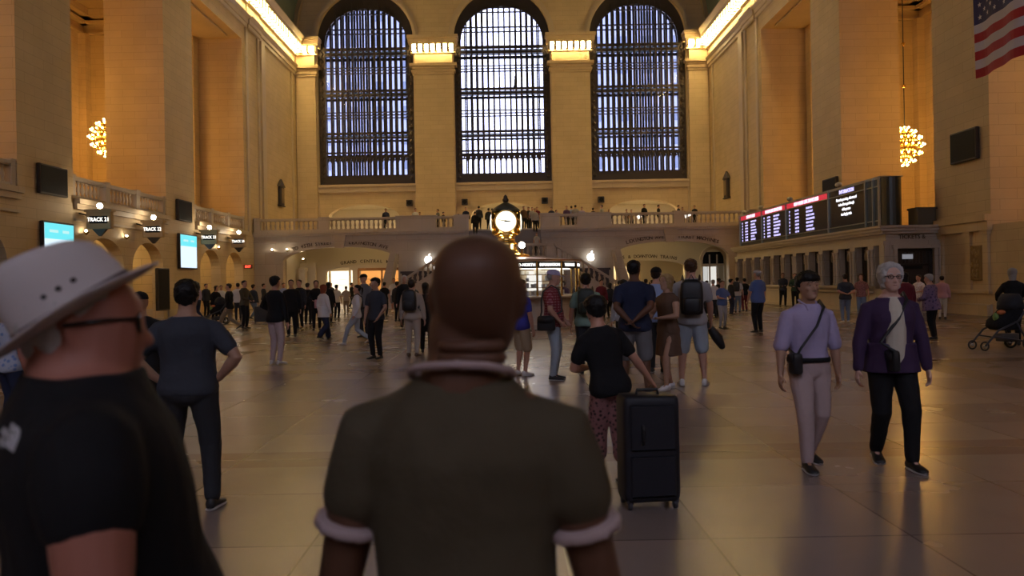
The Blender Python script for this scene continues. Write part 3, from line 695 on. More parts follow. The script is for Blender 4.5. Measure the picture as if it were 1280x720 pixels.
# relief panel and pilasters on the base of the nearest right pier
mb = MB()
for y in (30.35, 31.5, 33.5): mb.box(HW-.1, HW, y-.17, y+.17, .9, 3.2).box(HW-.16, HW, y-.24, y+.24, 3.1, 3.25)
mb.box(HW-.14, HW, 30.1, 33.5, .85, .98).box(HW-.2, HW, 30.1, 33.5, 0, .4).box(HW-.3, HW, 30.0, 33.6, 3.6, 3.85).box(HW-.2, HW, 30.0, 33.6, 3.25, 3.6)
struct('trim_18', mb, STONE)
o = empty('relief_panel', (HW-.03, 31.0-.02, 1.35)); tag(o, 'framed bronze relief panel on the base of the nearest right pier', 'relief')
MB().bbox(-.09,0,-.42,.32,0,1.35,.03).build('frame', mat('old_bronze',(.28,.18,.07),.5,.3), o)
m = MB(); random.seed(3)
for k in range(26): m.ball((-.1, random.uniform(-.33,.25), random.uniform(.12,1.22)), (.035,random.uniform(.04,.09),random.uniform(.05,.12)), 8, 5)
m.build('carving', mat('old_bronze2',(.35,.24,.10),.45,.3), o, True)
o = empty('fire_alarm', (19.0, 30.02, 3.2)); tag(o, 'small red fire alarm box on the right pier side', 'alarm'); MB().bbox(-.12,.12,-.08,.06,-.12,.12,.02).build('case', mat('alarm_red',(.4,.03,.02),.4), o)
MB().lathe([(.07,0),(.07,.02),(.02,.03)], n=12).xf(Matrix.Translation((0,-.08,0)) @ Matrix.Rotation(R(90),4,'X')).build('button', WHITE, o)
o = empty('exit_sign', (-18.0, 56.0, 3.0)); tag(o, 'small red glowing sign near the left corner', 'sign'); MB().bbox(-.3,.3,-.05,.05,-.14,.14,.02).build('case', mat('sign_case',(.15,.04,.03),.5), o)
text('letters','EXIT',.2,emi('exit_red',(1,.08,.04),2.5),(0,-.06,0),(R(90),0,0),o,bold=.01)
# glowing fruit logos by the stairs
LOGO = emi('logo_white',(1,.97,.92),6)
for s, sd, x in ((-1,'left',-5.55),(1,'right',6.2)):
    o = empty('store_sign', (x, BY-.45, 3.3)); tag(o, 'glowing white bitten fruit logo %s of the stairs' % sd, 'sign')
    m = MB(); pts = []
    for k in range(40):
        a = 2*math.pi*k/40; r = .27*(1-.13*math.exp(-((abs(a-math.pi/2))/.28)**2)-.10*math.exp(-((abs(a-3*math.pi/2))/.25)**2))
        x_, z_ = r*1.02*math.cos(a), r*math.sin(a)*1.05
        bx, bz = .31, .03; d = math.hypot(x_-bx, z_-bz)
        if d < .13: f = .13/max(d,.01); x_, z_ = bx+(x_-bx)*f, bz+(z_-bz)*f
        pts.append((x_, z_))
    m.rings([[(a,y,b) for a, b in pts] for y in (-.02,.02)]); m.build('fruit', LOGO, o)
    lf = [(.0,.30),(.04,.40),(.13,.46),(.12,.36)]; MB().rings([[(a,y,b) for a, b in lf] for y in (-.02,.02)]).build('leaf', LOGO, o)
    MB().tube([(0,.03,0),(0,.45,0)], .03, 6).build('wall_mount', IRON, o)

# ------------------------------------------------------------------ information booth with the clock
BC = (0.05, 29.0)
o = empty('information_booth', (*BC, 0)); tag(o, 'round information booth with lit glass cases in the middle of the hall', 'booth')
def ngon(r0, r1, z0, z1, n=16, hollow=None, a0=0, a1=16):
    m = MB(); 
    for k in range(a0, a1):
        p = lambda q, r, z: (r*math.cos(2*math.pi*q/n), r*math.sin(2*math.pi*q/n), z); h = hollow or 0
        m.hexa([p(k,r0-h,z0),p(k,r0,z0),p(k+1,r0,z0),p(k+1,r0-h,z0),p(k,r1-h,z1),p(k,r1,z1),p(k+1,r1,z1),p(k+1,r1-h,z1)])
    return m
MB().lathe([(2.5,0),(2.5,.15),(2.42,.18),(2.42,1.0),(2.5,1.03)], n=32).build('base', MARBLE, o)
MB().lathe([(2.42,1.03),(2.78,1.05),(2.8,1.11),(2.45,1.14)], n=32).build('counter', mat('counter_stone',(.4,.33,.27),.25), o)
n = 16
for k in range(n): a = 2*math.pi*k/n; m = MB().tube([(2.62*math.cos(a),2.62*math.sin(a),1.12),(2.62*math.cos(a),2.62*math.sin(a),2.33)], .035, 8); m.build('mullion', BRASS, o)
ngon(2.6,2.6,1.14,2.06,16,.02).build('glass', GLASS, o)
ngon(2.64,2.64,2.06,2.28,16,.06).build('sign_band', BLACK, o)
MB().lathe([(2.66,2.28),(2.72,2.30),(2.72,2.36),(2.0,2.42),(.9,2.5),(.5,2.55)], n=32).build('roof', mat('booth_roof',(.35,.2,.1),.4,.5), o)
ngon(1.6,1.6,1.14,2.1,16,.05).build('inner_wall', mat('booth_inner',(.6,.5,.36),.5), o)
ngon(2.3,2.3,2.04,2.06,16,.4).build('ceiling_light', emi('booth_light',(1,.85,.6),4), o)
for k in range(n):
    a = 2*math.pi*(k+.5)/n
    if math.sin(a) > .5: continue
    sgn = ['METRO-NORTH','INFORMATION','TIMETABLES','STATION MAP'][k%4]
    text('sign_letters', sgn, .125, WTXT, (2.6*math.cos(a)*1.003, 2.6*math.sin(a)*1.003, 2.17), (R(90),0,a+R(90)), o, bold=.006)
    m = MB()
    for z in (1.4,1.62,1.84): m.box(-.36,.36,-.14,.14,z-.01,z+.01)
    random.seed(k)
    m.xf(Matrix.Rotation(a+R(90),4,'Z') @ Matrix.Translation((0,-2.0,0))); m.build('shelf', BRASS, o)
    m = MB()
    for z in (1.14,1.41,1.63,1.85):
        for q in range(5):
            if random.random() < .75: x = -.3+.15*q; m.box(x-.05,x+.05,-.04,.04,z,z+random.uniform(.1,.18))
    m.xf(Matrix.Rotation(a+R(90),4,'Z') @ Matrix.Translation((0,-2.0,0))); m.build('leaflets', mat('leaflet_white',(.8,.8,.75),.6), o)
    if k % 2: m = MB().box(-.3,.3,-.02,.02,1.3,1.98); m.xf(Matrix.Rotation(a+R(90),4,'Z') @ Matrix.Translation((0,-1.7,0))); m.build('lit_display', emi('display_lit',(1,.92,.75),1.2), o)
c = empty('station_clock', (*BC, 2.5)); tag(c, 'golden clock with round glowing faces on top of the information booth', 'clock')
MB().lathe([(.85,0),(.85,.08),(.6,.14),(.46,.2),(.40,.28),(.38,.42),(.42,.5),(.34,.56),(.30,.70),(.34,.76),(.5,.84)], n=24).build('pedestal', BRASS, c, True)
def sq(r, z, k=.72): return [(r*math.copysign(abs(math.cos(t))**k,math.cos(t)), r*math.copysign(abs(math.sin(t))**k,math.sin(t)), z) for t in [2*math.pi*(j+.5)/24 for j in range(24)]]
MB().rings([sq(.34,.80),sq(.44,.88),sq(.46,1.0),sq(.48,1.66)]).build('body', BRASS, c, True)
MB().rings([sq(.50,1.66),sq(.52,1.70),sq(.46,1.76),sq(.30,1.88),sq(.12,1.98),sq(.05,2.0)]).build('cap', mat('verdigris',(.12,.12,.09),.5,.3), c, True)
MB().lathe([(.03,1.98),(.1,2.02),(.12,2.1),(.07,2.17),(.08,2.2),(.02,2.28)], n=12).build('finial', BRONZE, c, True)
FACE = emi('clock_opal',(1,.93,.72),1.7)
for k in range(4):
    M = Matrix.Rotation(R(90*k),4,'Z') @ Matrix.Translation((0,-.46,1.28)) @ Matrix.Rotation(R(90),4,'X')
    MB().lathe([(.42,-.02),(.43,.04),(.39,.06),(.37,.03)], n=32).xf(M).build('bezel', BRASS, c, True)
    fc = MB().lathe([(.375,.02),(.34,.06),(.22,.10),(.01,.12)], n=32).xf(M).build('face', FACE, c, True)
    def hand(L, ang, w):
        m = MB(); m.rings([[(-.05,-w,.125),(L,-w*.4,.125),(L,w*.4,.125),(-.05,w,.125)],[(-.05,-w,.135),(L,-w*.4,.135),(L,w*.4,.135),(-.05,w,.135)]]); m.xf(M @ Matrix.Rotation(R(ang),4,'Z')); return m
    hand(.17, -6, .028).build('hour_hand', BLACK, fc); hand(.30, 168, .014).build('minute_hand', BLACK, fc)
    for j in range(12):
        a = 2*math.pi*j/12; m = MB().box(-.006,.006,-.025,.025,.06,.068); m.xf(M @ Matrix.Translation((.32*math.cos(a),.32*math.sin(a),0)) @ Matrix.Rotation(a+math.pi/2,4,'Z')); m.build('hour_mark', BLACK, fc)
for x, y, z, r, l in ((.55,-.5,.42,.11,'right'),(-.5,-.5,.42,.11,'left')):
    g = empty('globe_lamp', (BC[0]+x, BC[1]+y, 2.5)); tag(g, 'round glowing globe lamp on the booth roof, %s of the clock pedestal' % l, 'lamp')
    MB().lathe([(.08,0),(.03,.05),(.025,z-r)], n=8).build('stem', BRASS, g); MB().ball((0,0,z), r, 14, 10).build('globe', GLOBE, g, True)

# ------------------------------------------------------------------ flag
FX, FY, FZ = 10.0, 17.0, 5.76
def flag():
    o = empty('hanging_flag', (FX, FY, FZ)); tag(o, 'large stars and stripes flag hanging at the upper right edge', 'flag')
    st = .187; H = 13*st; Lf = H*1.9; can = Lf*.42
    wav = lambda l, z: .10*math.sin(l*2.6+.8)*(.4+.6*(1-z/H))+.03*math.sin(l*7)
    def cloth(l0, l1, z0, z1, dx=0):
        m = MB(); n = max(4, int((l1-l0)/.12)); kk = 2; I = []
        for i in range(n+1):
            l = l0+(l1-l0)*i/n
            for j in range(kk+1):
                z = z0+(z1-z0)*j/kk; x = wav(l,z)+dx; m.v += [(x-.004,-l,z),(x+.004,-l,z)]
        s = 2*(kk+1)
        for i in range(n):
            for j in range(kk):
                a = i*s+2*j; m.f += [(a,a+s,a+s+2,a+2),(a+1,a+3,a+s+3,a+s+1)]
            a = i*s; m.f += [(a,a+1,a+s+1,a+s)]; a += 2*kk; m.f += [(a,a+s,a+s+1,a+1)]
        m.f += [(0,2,3,1),(2,4,5,3)]; return m
    red = mat('flag_red',(.42,.015,.03),.7); wh = mat('flag_white',(.62,.58,.62),.7); bl = mat('flag_blue',(.03,.03,.12),.7)
    for k in range(13): cloth(0 if k < 6 else can, Lf, k*st, (k+1)*st).build('stripe', wh if k % 2 else red, o)
    can_o = cloth(0, can, 6*st, H).build('canton', bl, o)
    for r in range(9):
        for q in range(6 if r % 2 == 0 else 5):
            l = can*((1 if r%2==0 else 2)+2*q)/12; z = H-(H-6*st)*(r+1)/10; m = MB()
            for side in (-1,1):
                pts = [(.062*(1 if j%2==0 else .4)*math.sin(math.pi*j/5), .062*(1 if j%2==0 else .4)*math.cos(math.pi*j/5)) for j in range(10)]
                n0 = len(m.v); m.v += [(wav(l+a,z+b)+side*.008, -(l+a), z+b) for a, b in pts]; m.f.append(tuple(range(n0, n0+10)))
            m.build('star', mat('star_white',(.75,.72,.75),.7), can_o)
    MB().tube([(0,.05,H+.05),(0,-Lf,H+.05)], .03, 8).build('rod', IRON, o); MB().tube([(0,-Lf*.5,H),(0,-Lf*.5,30)], .012, 6).build('cable', IRON, o)
flag()
# buildings outside the windows
for x0, x1, y, h, l in ((-62,-12.2,120,52,'grey office building outside the left window'),(12.4,62,124,54,'grey office building outside the right window')):
    o = empty('office_building', ((x0+x1)/2, y, 0)); tag(o, l, 'building'); w = (x1-x0)/2
    MB().box(-w,w,0,20,0,h).box(-w*.6,w*.6,3,18,h,h+4).build('block', mat('facade_grey',(.30,.33,.44),.8), o)
    m = MB(); 
    for k in range(12):
        for j in range(12): m.box(-w+2*w*(k+.3)/12, -w+2*w*(k+.7)/12, -.1, 0, 4+j*3.7, 6.0+j*3.7)
    m.build('windows', mat('facade_glass',(.12,.15,.22),.2), o)
# ------------------------------------------------------------------ people
def cloth(name, col, rough=.85, kind=None, col2=None, sc=20):
    if name in MATS: return MATS[name]
    m = mat(name, col, rough, spec=.25); b = m.node_tree.nodes['Principled BSDF']
    tc = nd(m, 'ShaderNodeTexCoord')
    n = nd(m, 'ShaderNodeTexNoise'); n.inputs['Scale'].default_value = 9; n.inputs['Detail'].default_value = 4; lk(m, tc.outputs['Object'], n.inputs['Vector'])
    bp = nd(m, 'ShaderNodeBump'); bp.inputs['Strength'].default_value = .35; bp.inputs['Distance'].default_value = .03; lk(m, n.outputs[0], bp.inputs['Height']); lk(m, bp.outputs[0], b.inputs['Normal'])
    if kind == 'plaid':
        w1 = nd(m, 'ShaderNodeTexWave'); w1.bands_direction = 'X'; w1.inputs['Scale'].default_value = sc*.3
        w2 = nd(m, 'ShaderNodeTexWave'); w2.bands_direction = 'Z'; w2.inputs['Scale'].default_value = sc*.3
        for w in (w1, w2): lk(m, tc.outputs['Object'], w.inputs['Vector'])
        ml = nd(m, 'ShaderNodeMath', operation='MULTIPLY'); lk(m, w1.outputs['Fac'], ml.inputs[0]); lk(m, w2.outputs['Fac'], ml.inputs[1]); src = ml.outputs[0]
    elif kind == 'blotch':
        v = nd(m, 'ShaderNodeTexVoronoi'); v.inputs['Scale'].default_value = sc; lk(m, tc.outputs['Object'], v.inputs['Vector'])
        mr = nd(m, 'ShaderNodeMapRange'); mr.inputs[1].default_value = .2; mr.inputs[2].default_value = .45; lk(m, v.outputs['Distance'], mr.inputs[0]); src = mr.outputs[0]
    if kind:
        mx = nd(m, 'ShaderNodeMixRGB'); mx.inputs[1].default_value = (*col, 1); mx.inputs[2].default_value = (*col2, 1); lk(m, src, mx.inputs[0]); lk(m, mx.outputs[0], b.inputs['Base Color'])
    return m
def C(key):                        # clothing colour by name
    T = dict(black=(.012,.012,.014), charcoal=(.03,.032,.038), navy=(.022,.028,.06), grey=(.16,.16,.17), lgrey=(.36,.35,.36), white=(.66,.65,.66), cream=(.60,.54,.44), khaki=(.26,.20,.13),
             beige=(.42,.35,.29), pinkbeige=(.46,.35,.34), olive=(.090,.072,.044), green=(.03,.06,.04), sage=(.20,.30,.25), blue=(.10,.15,.34), skyblue=(.30,.38,.62), denim=(.15,.20,.30), ldenim=(.33,.38,.44),
             lavender=(.40,.34,.52), purple=(.10,.06,.15), plum=(.055,.03,.075), red=(.24,.02,.03), maroon=(.14,.02,.03), pink=(.50,.27,.30), brown=(.12,.07,.045), tan=(.38,.28,.18), slate=(.045,.05,.065), cobalt=(.05,.05,.30), orange=(.6,.2,.08))
    return cloth('cloth_'+key, T[key])
cloth('cloth_plaid', (.20,.02,.03), .85, 'plaid', (.42,.20,.22), 24)
cloth('cloth_printed', (.05,.03,.03), .85, 'blotch', (.30,.14,.14), 28)
cloth('cloth_purpleprint', (.06,.04,.10), .85, 'blotch', (.20,.13,.22), 14)
cloth('cloth_floral', (.50,.30,.32), .85, 'blotch', (.75,.70,.68), 22)
cloth('cloth_camo', (.16,.24,.48), .85, 'blotch', (.42,.45,.55), 18)
def CC(k): return MATS.get('cloth_'+k) or C(k)
def skin(k):
    col = dict(light=(.50,.27,.19), fair=(.62,.38,.30), tan=(.42,.24,.16), brown=(.13,.06,.035), ruddy=(.42,.17,.12), dark=(.045,.022,.016))[k]
    m = mat('skin_'+k, col, .5, spec=.35); return m
def hairm(k):
    return mat('hair_'+k, dict(black=(.008,.007,.007), dark=(.025,.015,.01), brown=(.07,.035,.018), grey=(.30,.28,.26), silver=(.48,.46,.44), red=(.22,.05,.02), blond=(.35,.23,.10))[k], .55, spec=.3)
SHOE = {k: mat('shoe_'+k, c, .5) for k, c in dict(black=(.012,.012,.013), white=(.62,.60,.60), brown=(.09,.05,.03), grey=(.2,.2,.2), red=(.45,.06,.05)).items()}
SOLE = mat('shoe_sole', (.5,.48,.47), .6)

def remesh(o, vox, sm=4, f=.5, disp=0, dsc=.12):
    r = o.modifiers.new('r', 'REMESH'); r.mode = 'VOXEL'; r.voxel_size = vox; r.use_smooth_shade = True
    s = o.modifiers.new('s', 'SMOOTH'); s.factor = f; s.iterations = sm
    if disp:
        t = bpy.data.textures.get('folds%g' % dsc)
        if not t: t = bpy.data.textures.new('folds%g' % dsc, 'CLOUDS'); t.noise_scale = dsc; t.noise_depth = 1
        d = o.modifiers.new('d', 'DISPLACE'); d.texture = t; d.strength = disp; d.mid_level = .5; d.texture_coords = 'LOCAL'
def ik(a, t, l1, l2, pole):
    a, t = Vector(a), Vector(t); d = t-a; L = d.length; mx = (l1+l2)*.995
    if L > mx: t = a+d*(mx/L); d = t-a; L = mx
    L = max(L, abs(l1-l2)+.01)
    x = (l1*l1-l2*l2+L*L)/(2*L); h = math.sqrt(max(0, l1*l1-x*x)); u = d.normalized(); p = Vector(pole); p = p-u*p.dot(u)
    p = p.normalized() if p.length > 1e-5 else Vector((0,1,0))
    return a+u*x+p*h, t
HR = [(0,.15,.37,.0),(.06,.20,.415,.10),(.14,.25,.42,.20),(.25,.285,.405,.30),(.38,.315,.395,.38),(.50,.335,.385,.44),(.62,.345,.40,.47),(.74,.34,.385,.465),(.84,.305,.335,.42),(.92,.24,.25,.33),(.975,.14,.13,.20),(1.0,.03,.02,.06)]
def hrow(z):
    for a, b in zip(HR, HR[1:]):
        if z <= b[0]: f = (z-a[0])/(b[0]-a[0]); return [a[i]+(b[i]-a[i])*f for i in range(4)]
    return HR[-1]
def ell(w, f, b, z, n=20, k=.9):   # cross section: half width, front (toward -y), back
    return [(w*math.copysign(abs(math.cos(t))**k, math.cos(t)), (b if math.sin(t) > 0 else f)*math.copysign(abs(math.sin(t))**k, math.sin(t)), z) for t in [2*math.pi*j/n for j in range(n)]]
TR = [(.455,.030,.035,.04),(.475,.078,.052,.06),(.50,.094,.060,.070),(.53,.097,.060,.070),(.57,.088,.058,.058),(.61,.082,.056,.050),(.66,.086,.060,.052),(.72,.096,.066,.062),(.76,.100,.062,.068),(.787,.096,.054,.062),(.808,.080,.044,.054),(.826,.058,.036,.046),(.845,.040,.030,.038)]
def trow(z):
    if z <= TR[0][0]: return [z]+list(TR[0][1:])
    for a, b in zip(TR, TR[1:]):
        if z <= b[0]: f = (z-a[0])/(b[0]-a[0]); return [a[i]+(b[i]-a[i])*f for i in range(4)]
    return list(TR[-1])
NP = [0]
def person(label, x, y, face=0, H=1.72, vox=.02, z0=0, sk='light', hair='short', hc='dark', top='black', sleeve='short', bottom='charcoal', legs='long', shoe='black',
           bulk=1.0, belly=0.0, fem=False, lean=0, sidelean=0, hyaw=0, hpitch=0, lf=(.055,0,0), rf=(-.055,0,0), lh=None, rh=None, lpole=(1,.6,-.2), rpole=(-1,.6,-.2),
           hem=.475, coat=None, group=None, glasses=False, cap=None, fingers=None, collar=None, belt=None, sit=0, hairvol=1.0, name='person', inner=None, trim=None, hoff=(0,0), skirt=.30, neck=1.0, headk=1.0):
    """local frame: feet at the origin, body faces -y, its left is +x; hand and foot targets as fractions of height"""
    near = vox < .012; fingers = near if fingers is None else fingers
    V = lambda p: Vector(p)*H
    sh = .104*(.93 if fem else 1)*(1+.55*(bulk-1))
    hipz = .515; drop = 0
    for f in (lf, rf):
        dx = f[0]-math.copysign(.05, f[0]); L2 = dx*dx+f[1]*f[1]; need = math.sqrt(max(.01, .47**2-L2))+.045+(f[2] if len(f) > 2 else 0); drop = max(drop, hipz-need)
    drop = max(0, drop)+sit
    Lm = Matrix.Translation((0,0,(hipz-drop)*H)) @ Matrix.Rotation(R(lean),4,'X') @ Matrix.Rotation(R(sidelean),4,'Y') @ Matrix.Translation((0,0,-hipz*H))
    T = lambda p: Lm @ V(p)
    me = MB()
    # torso
    def torso(a, b, infl=0, flare=0, zs=None):
        zz = sorted(set([a, b]+[r[0] for r in TR if a < r[0] < b])); rs = []
        for z in zz:
            _, w, f, bk = trow(z); bb = belly*math.exp(-((z-.60)/.07)**2); fl = flare*max(0, (.60-z))/.1
            if fem: w *= (.96 if z > .7 else 1.0); f += .014*math.exp(-((z-.735)/.03)**2)
            rs.append([Lm @ V(q) for q in ell(w*bulk+infl+bb*.5+fl, (f*(bulk*.9+.1))+infl+bb+fl*.6, (bk*(bulk*.9+.1))+infl+bb*.25+fl*.5, z)])
        return rs
    me.rings(torso(.455, .842))
    S = {}
    for s, h, pole, nm in ((1, lh, lpole, 'l'), (-1, rh, rpole, 'r')):
        a = T((s*sh, .004, .775)); h = h or (s*(.155+.03*(bulk-1)), -.03, .47)
        e, w = ik(a, V(h) if not isinstance(h, Vector) else h, .158*H, .142*H, Vector((pole[0]*1, pole[1], pole[2])))
        S[nm] = (a, e, w)
    k = 1+.6*(bulk-1)
    for nm, s in (('l',1),('r',-1)):
        a, e, w = S[nm]
        me.tube([T((s*.048,.004,.803)), a, a.lerp(e,.35), a.lerp(e,.8), e, e.lerp(w,.25), e.lerp(w,.7), w], [x_*H*k for x_ in (.028,.034,.031,.026,.0245,.0255,.0185,.0145)], 12)
        # hand
        d = (w-e).normalized(); side = Vector((0,-1,0)); side = (side-d*side.dot(d)); side = side.normalized() if side.length > .2 else Vector((1,0,0))
        nrm = d.cross(side).normalized()
        if nrm.x*s > 0: nrm = -nrm               # palm faces the body
        pc = w+d*.028*H; pr = [w+d*.005*H, w+d*.025*H, w+d*.048*H]
        n0 = len(me.v); rs = []
        for q, ww, tt in ((0,.013,.011),(.012,.018,.011),(.03,.022,.011),(.048,.021,.009),(.054,.012,.006)):
            c = w+d*q*H; rs.append([c+side*ww*H*math.cos(t)+nrm*tt*H*math.sin(t) for t in [2*math.pi*j/10 for j in range(10)]])
        me.rings(rs)
        if fingers:
            for i, (off, ln) in enumerate(((.0155,.040),(.0055,.045),(-.0045,.042),(-.0145,.033))):
                b = w+d*.046*H+side*off*H; c1 = b+(d+nrm*.25).normalized()*ln*.45*H; c2 = c1+(d*.75+nrm*.65).normalized()*ln*.33*H; c3 = c2+(d*.4+nrm*.9).normalized()*ln*.25*H
                me.tube([b, c1, c2, c3], [.0054*H,.0052*H,.0048*H,.0042*H], 8)
            b = w+d*.012*H+side*.012*H; c1 = b+(side*.8+d*.6+nrm*.3).normalized()*.022*H; c2 = c1+(side*.25+d*.9+nrm*.4).normalized()*.018*H
            me.tube([b, c1, c2], [.0068*H,.0060*H,.0052*H], 8)
        else:
            me.tube([w+d*.045*H, w+d*.072*H+nrm*.006*H, w+d*.088*H+nrm*.018*H], [.0145*H,.0125*H,.010*H], 8, .6)
            me.tube([w+d*.015*H+side*.012*H, w+d*.045*H+side*.026*H], [.007*H,.006*H], 6)
    # legs
    LG = {}
    for nm, s, f in (('l',1,lf),('r',-1,rf)):
        hp = V((s*.050*bulk, 0, hipz-drop)); ft = V((f[0], f[1], .045+(f[2] if len(f) > 2 else 0)))
        kn, an = ik(hp, ft, .240*H, .235*H, (s*.12, -1, 0)); LG[nm] = (hp, kn, an, f)
        me.tube([hp, hp.lerp(kn,.4), hp.lerp(kn,.85), kn, kn.lerp(an,.25), kn.lerp(an,.6), an], [x_*H*(.5+.5*bulk) for x_ in (.054,.048,.035,.032,.033,.025,.019)], 14)
        yaw = R(f[3]) if len(f) > 3 else s*R(8); fd = Vector((math.sin(yaw), -math.cos(yaw), 0)); pit = f[4] if len(f) > 4 else (-9*f[2] if len(f) > 2 else 0); fd = (fd+Vector((0,0,pit))).normalized()
        me.tube([an, an+fd*.045*H-Vector((0,0,.022*H))], [.018*H,.012*H], 8)
        S['f'+nm] = (an, fd)
    # neck and head
    nb = T((0, .008, .83)); hh = .134*H*headk; nk = T((0, -.004, .858)); me.tube([nb, nk, nk+Vector((0,-.004*H,.03*H))], [.040*H*k*neck,.034*H*k*neck,.033*H*k*neck], 14)
    HM = Matrix.Translation(T((0,-.008,.860))+V((hoff[0],hoff[1],hoff[2] if len(hoff) > 2 else 0))) @ Matrix.Rotation(R(hyaw),4,'Z') @ Matrix.Rotation(R(lean*.3+hpitch),4,'X') @ Matrix.Diagonal((hh,hh,hh,1))
    h = MB(); rows = [hrow(i/22) for i in range(23)]
    h.rings([ell(w, f, b, z, 24, .88) for z, w, f, b in rows])
    h.tube([(0,-.36,.56),(0,-.43,.45),(0,-.475,.36)], [.035,.045,.058], 8); h.ball((-.04,-.43,.355), .04, 8, 5); h.ball((.04,-.43,.355), .04, 8, 5)
    h.ball((0,-.385,.245), (.10,.045,.028), 10, 6); h.ball((0,-.375,.205), (.085,.045,.03), 10, 6)
    for s in (-1, 1):
        h.rings([[(s*.33,.02,.34),(s*.35,.07,.34),(s*.35,.07,.36),(s*.33,.02,.36)],[(s*.35,-.03,.44),(s*.40,.09,.46),(s*.37,.08,.50),(s*.33,-.03,.48)],[(s*.35,-.02,.56),(s*.41,.10,.58),(s*.37,.10,.60),(s*.33,-.02,.58)]]); h.tube([(s*.335,-.02,.36),(s*.36,.03,.38),(s*.385,.075,.48),(s*.38,.05,.58),(s*.345,-.02,.58)], .026, 6)
        h.tube([(s*.05,-.385,.60),(s*.17,-.375,.61),(s*.25,-.32,.59)], [.03,.03,.02], 6); h.ball((s*.19,-.30,.40), (.09,.08,.09), 8, 6)
    h.xf(HM); n = len(me.v); me.v += h.v; me.f += [tuple(i+n for i in f) for f in h.f]
    root = me.build(name, skin(sk)); root.location = (x, y, z0); root.rotation_euler.z = R(face); remesh(root, vox, 3 if near else 2, .5)
    tag(root, label, 'person', group)
    sm = 5 if near else 2; dv = .016 if near else .0
    def piece(nm, m, mt, v=vox*(1.25 if near else 1), disp=dv, dsc=.14):
        o = m.build(nm, mt, root); remesh(o, v, sm, .5, disp, dsc); return o
    HX = lambda q: HM @ Vector(q)
    # upper garment
    infl = .010+.004*(bulk-1); m = MB()
    if top:
        m.rings(torso(hem, .838 if not coat else .832, infl, .012 if hem < .5 else 0))
        se = sleeve if isinstance(sleeve, float) else dict(none=.12, short=.62, elbow=.95, long=1)[sleeve]
        for nm, s in (('l',1),('r',-1)):
            a, e, w = S[nm]; pts = [T((s*.045,.004,.802)), a]; rr = [.032,.0385]
            if se < 1: pts += [a.lerp(e, se*.5), a.lerp(e, se)]; rr += [.040,.038]
            else: pts += [a.lerp(e,.5), e, e.lerp(w,.5), e.lerp(w,.93)]; rr += [.037,.032,.028,.024]
            m.tube(pts, [q*H*k for q in rr], 12)
            if trim and se < 1:
                t = MB(); d = (e-a).normalized(); t.tube([a.lerp(e,se)+d*.028*H, a.lerp(e,se)+d*.041*H], .0405*H*k, 20, ball=False); piece('sleeve_band', t, CC(trim), vox, 0)
        tp = piece('shirt' if not coat else 'jacket', m, CC(top))
        if trim:
            t = MB(); rs = []
            ring = [T((.046*neck*math.cos(a), .008+.042*neck*math.sin(a), .842+.014*math.sin(a))) for a in [2*math.pi*j/16 for j in range(17)]]; t.tube(ring, .0055*H, 8); piece('collar_band', t, CC(trim), vox*.8, 0)
        if collar:
            t = MB()
            for s in (-1, 1): t.tube([T((0,.044,.858)), T((s*.036,.026,.856)), T((s*.040,-.008,.846)), T((s*.026,-.038,.828)), T((s*.026,-.052,.806))], [.006*H,.007*H,.0075*H,.009*H,.005*H], 8)
            piece('collar', t, CC(collar), vox, 0)
        if inner:      # light top showing where the jacket hangs open
            t = MB(); t.rings([[T(q) for q in ell(w, f, .02, z, 16, .8)] for z, w, f in ((.50,.056,.088),(.56,.058,.092),(.64,.060,.095),(.72,.060,.099),(.77,.054,.090),(.80,.044,.070),(.835,.032,.045))]); piece('inner_top', t, CC(inner), vox, dv*.5)
    if coat:       # long hem hanging below the waist
        t = MB(); t.rings([[T(q) for q in ell((.098+.0045*i)*bulk+.010, (.064+.004*i)*bulk+.012+belly, (.064+.005*i)*bulk+.012, z)] for i, z in enumerate((.61,.56,.51,coat+.02,coat))]); piece('coat_hem', t, CC(top))
    # lower garment
    m = MB(); 
    if legs == 'skirt':
        m.rings([[Lm @ V(q) if i < 2 else V(q) for q in ell(w, d, d+.01, z-(drop if i >= 2 else 0))] for i, (z, w, d) in enumerate(((.60,.085,.062),(.54,.102,.074),(.47,.106,.082),(.38,.112,.09),(skirt,.118,.10)))]); piece('skirt', m, CC(bottom))
    else:
        m.rings(torso(.455, .595, .007))
        pass
        for nm in 'lr':
            hp, kn, an, f = LG[nm]
            if legs == 'shorts': pts = [hp, hp.lerp(kn,.5), hp.lerp(kn,.92)]; rr = [.060,.058,.056]
            elif legs == 'crop': pts = [hp, hp.lerp(kn,.5), kn, kn.lerp(an,.5)]; rr = [.060,.056,.050,.046]
            elif legs == 'wide': pts = [hp, hp.lerp(kn,.5), kn, kn.lerp(an,.9)]; rr = [.061,.056,.052,.050]
            else: pts = [hp, hp.lerp(kn,.5), kn, kn.lerp(an,.4), kn.lerp(an,.93)]; rr = [.0595,.052,.042,.037,.031]
            m.tube(pts, [q*H*(.5+.5*bulk) for q in rr], 14)
        piece('trousers' if legs != 'shorts' else 'shorts', m, CC(bottom))
    if belt:
        t = MB(); t.rings([[Lm @ V(q) for q in ell(.094*bulk+.0135, .060*bulk+.015+belly*.6, .062*bulk+.015, z)] for z in (.545,.568)]); t.build('belt', C('black'), root, True)
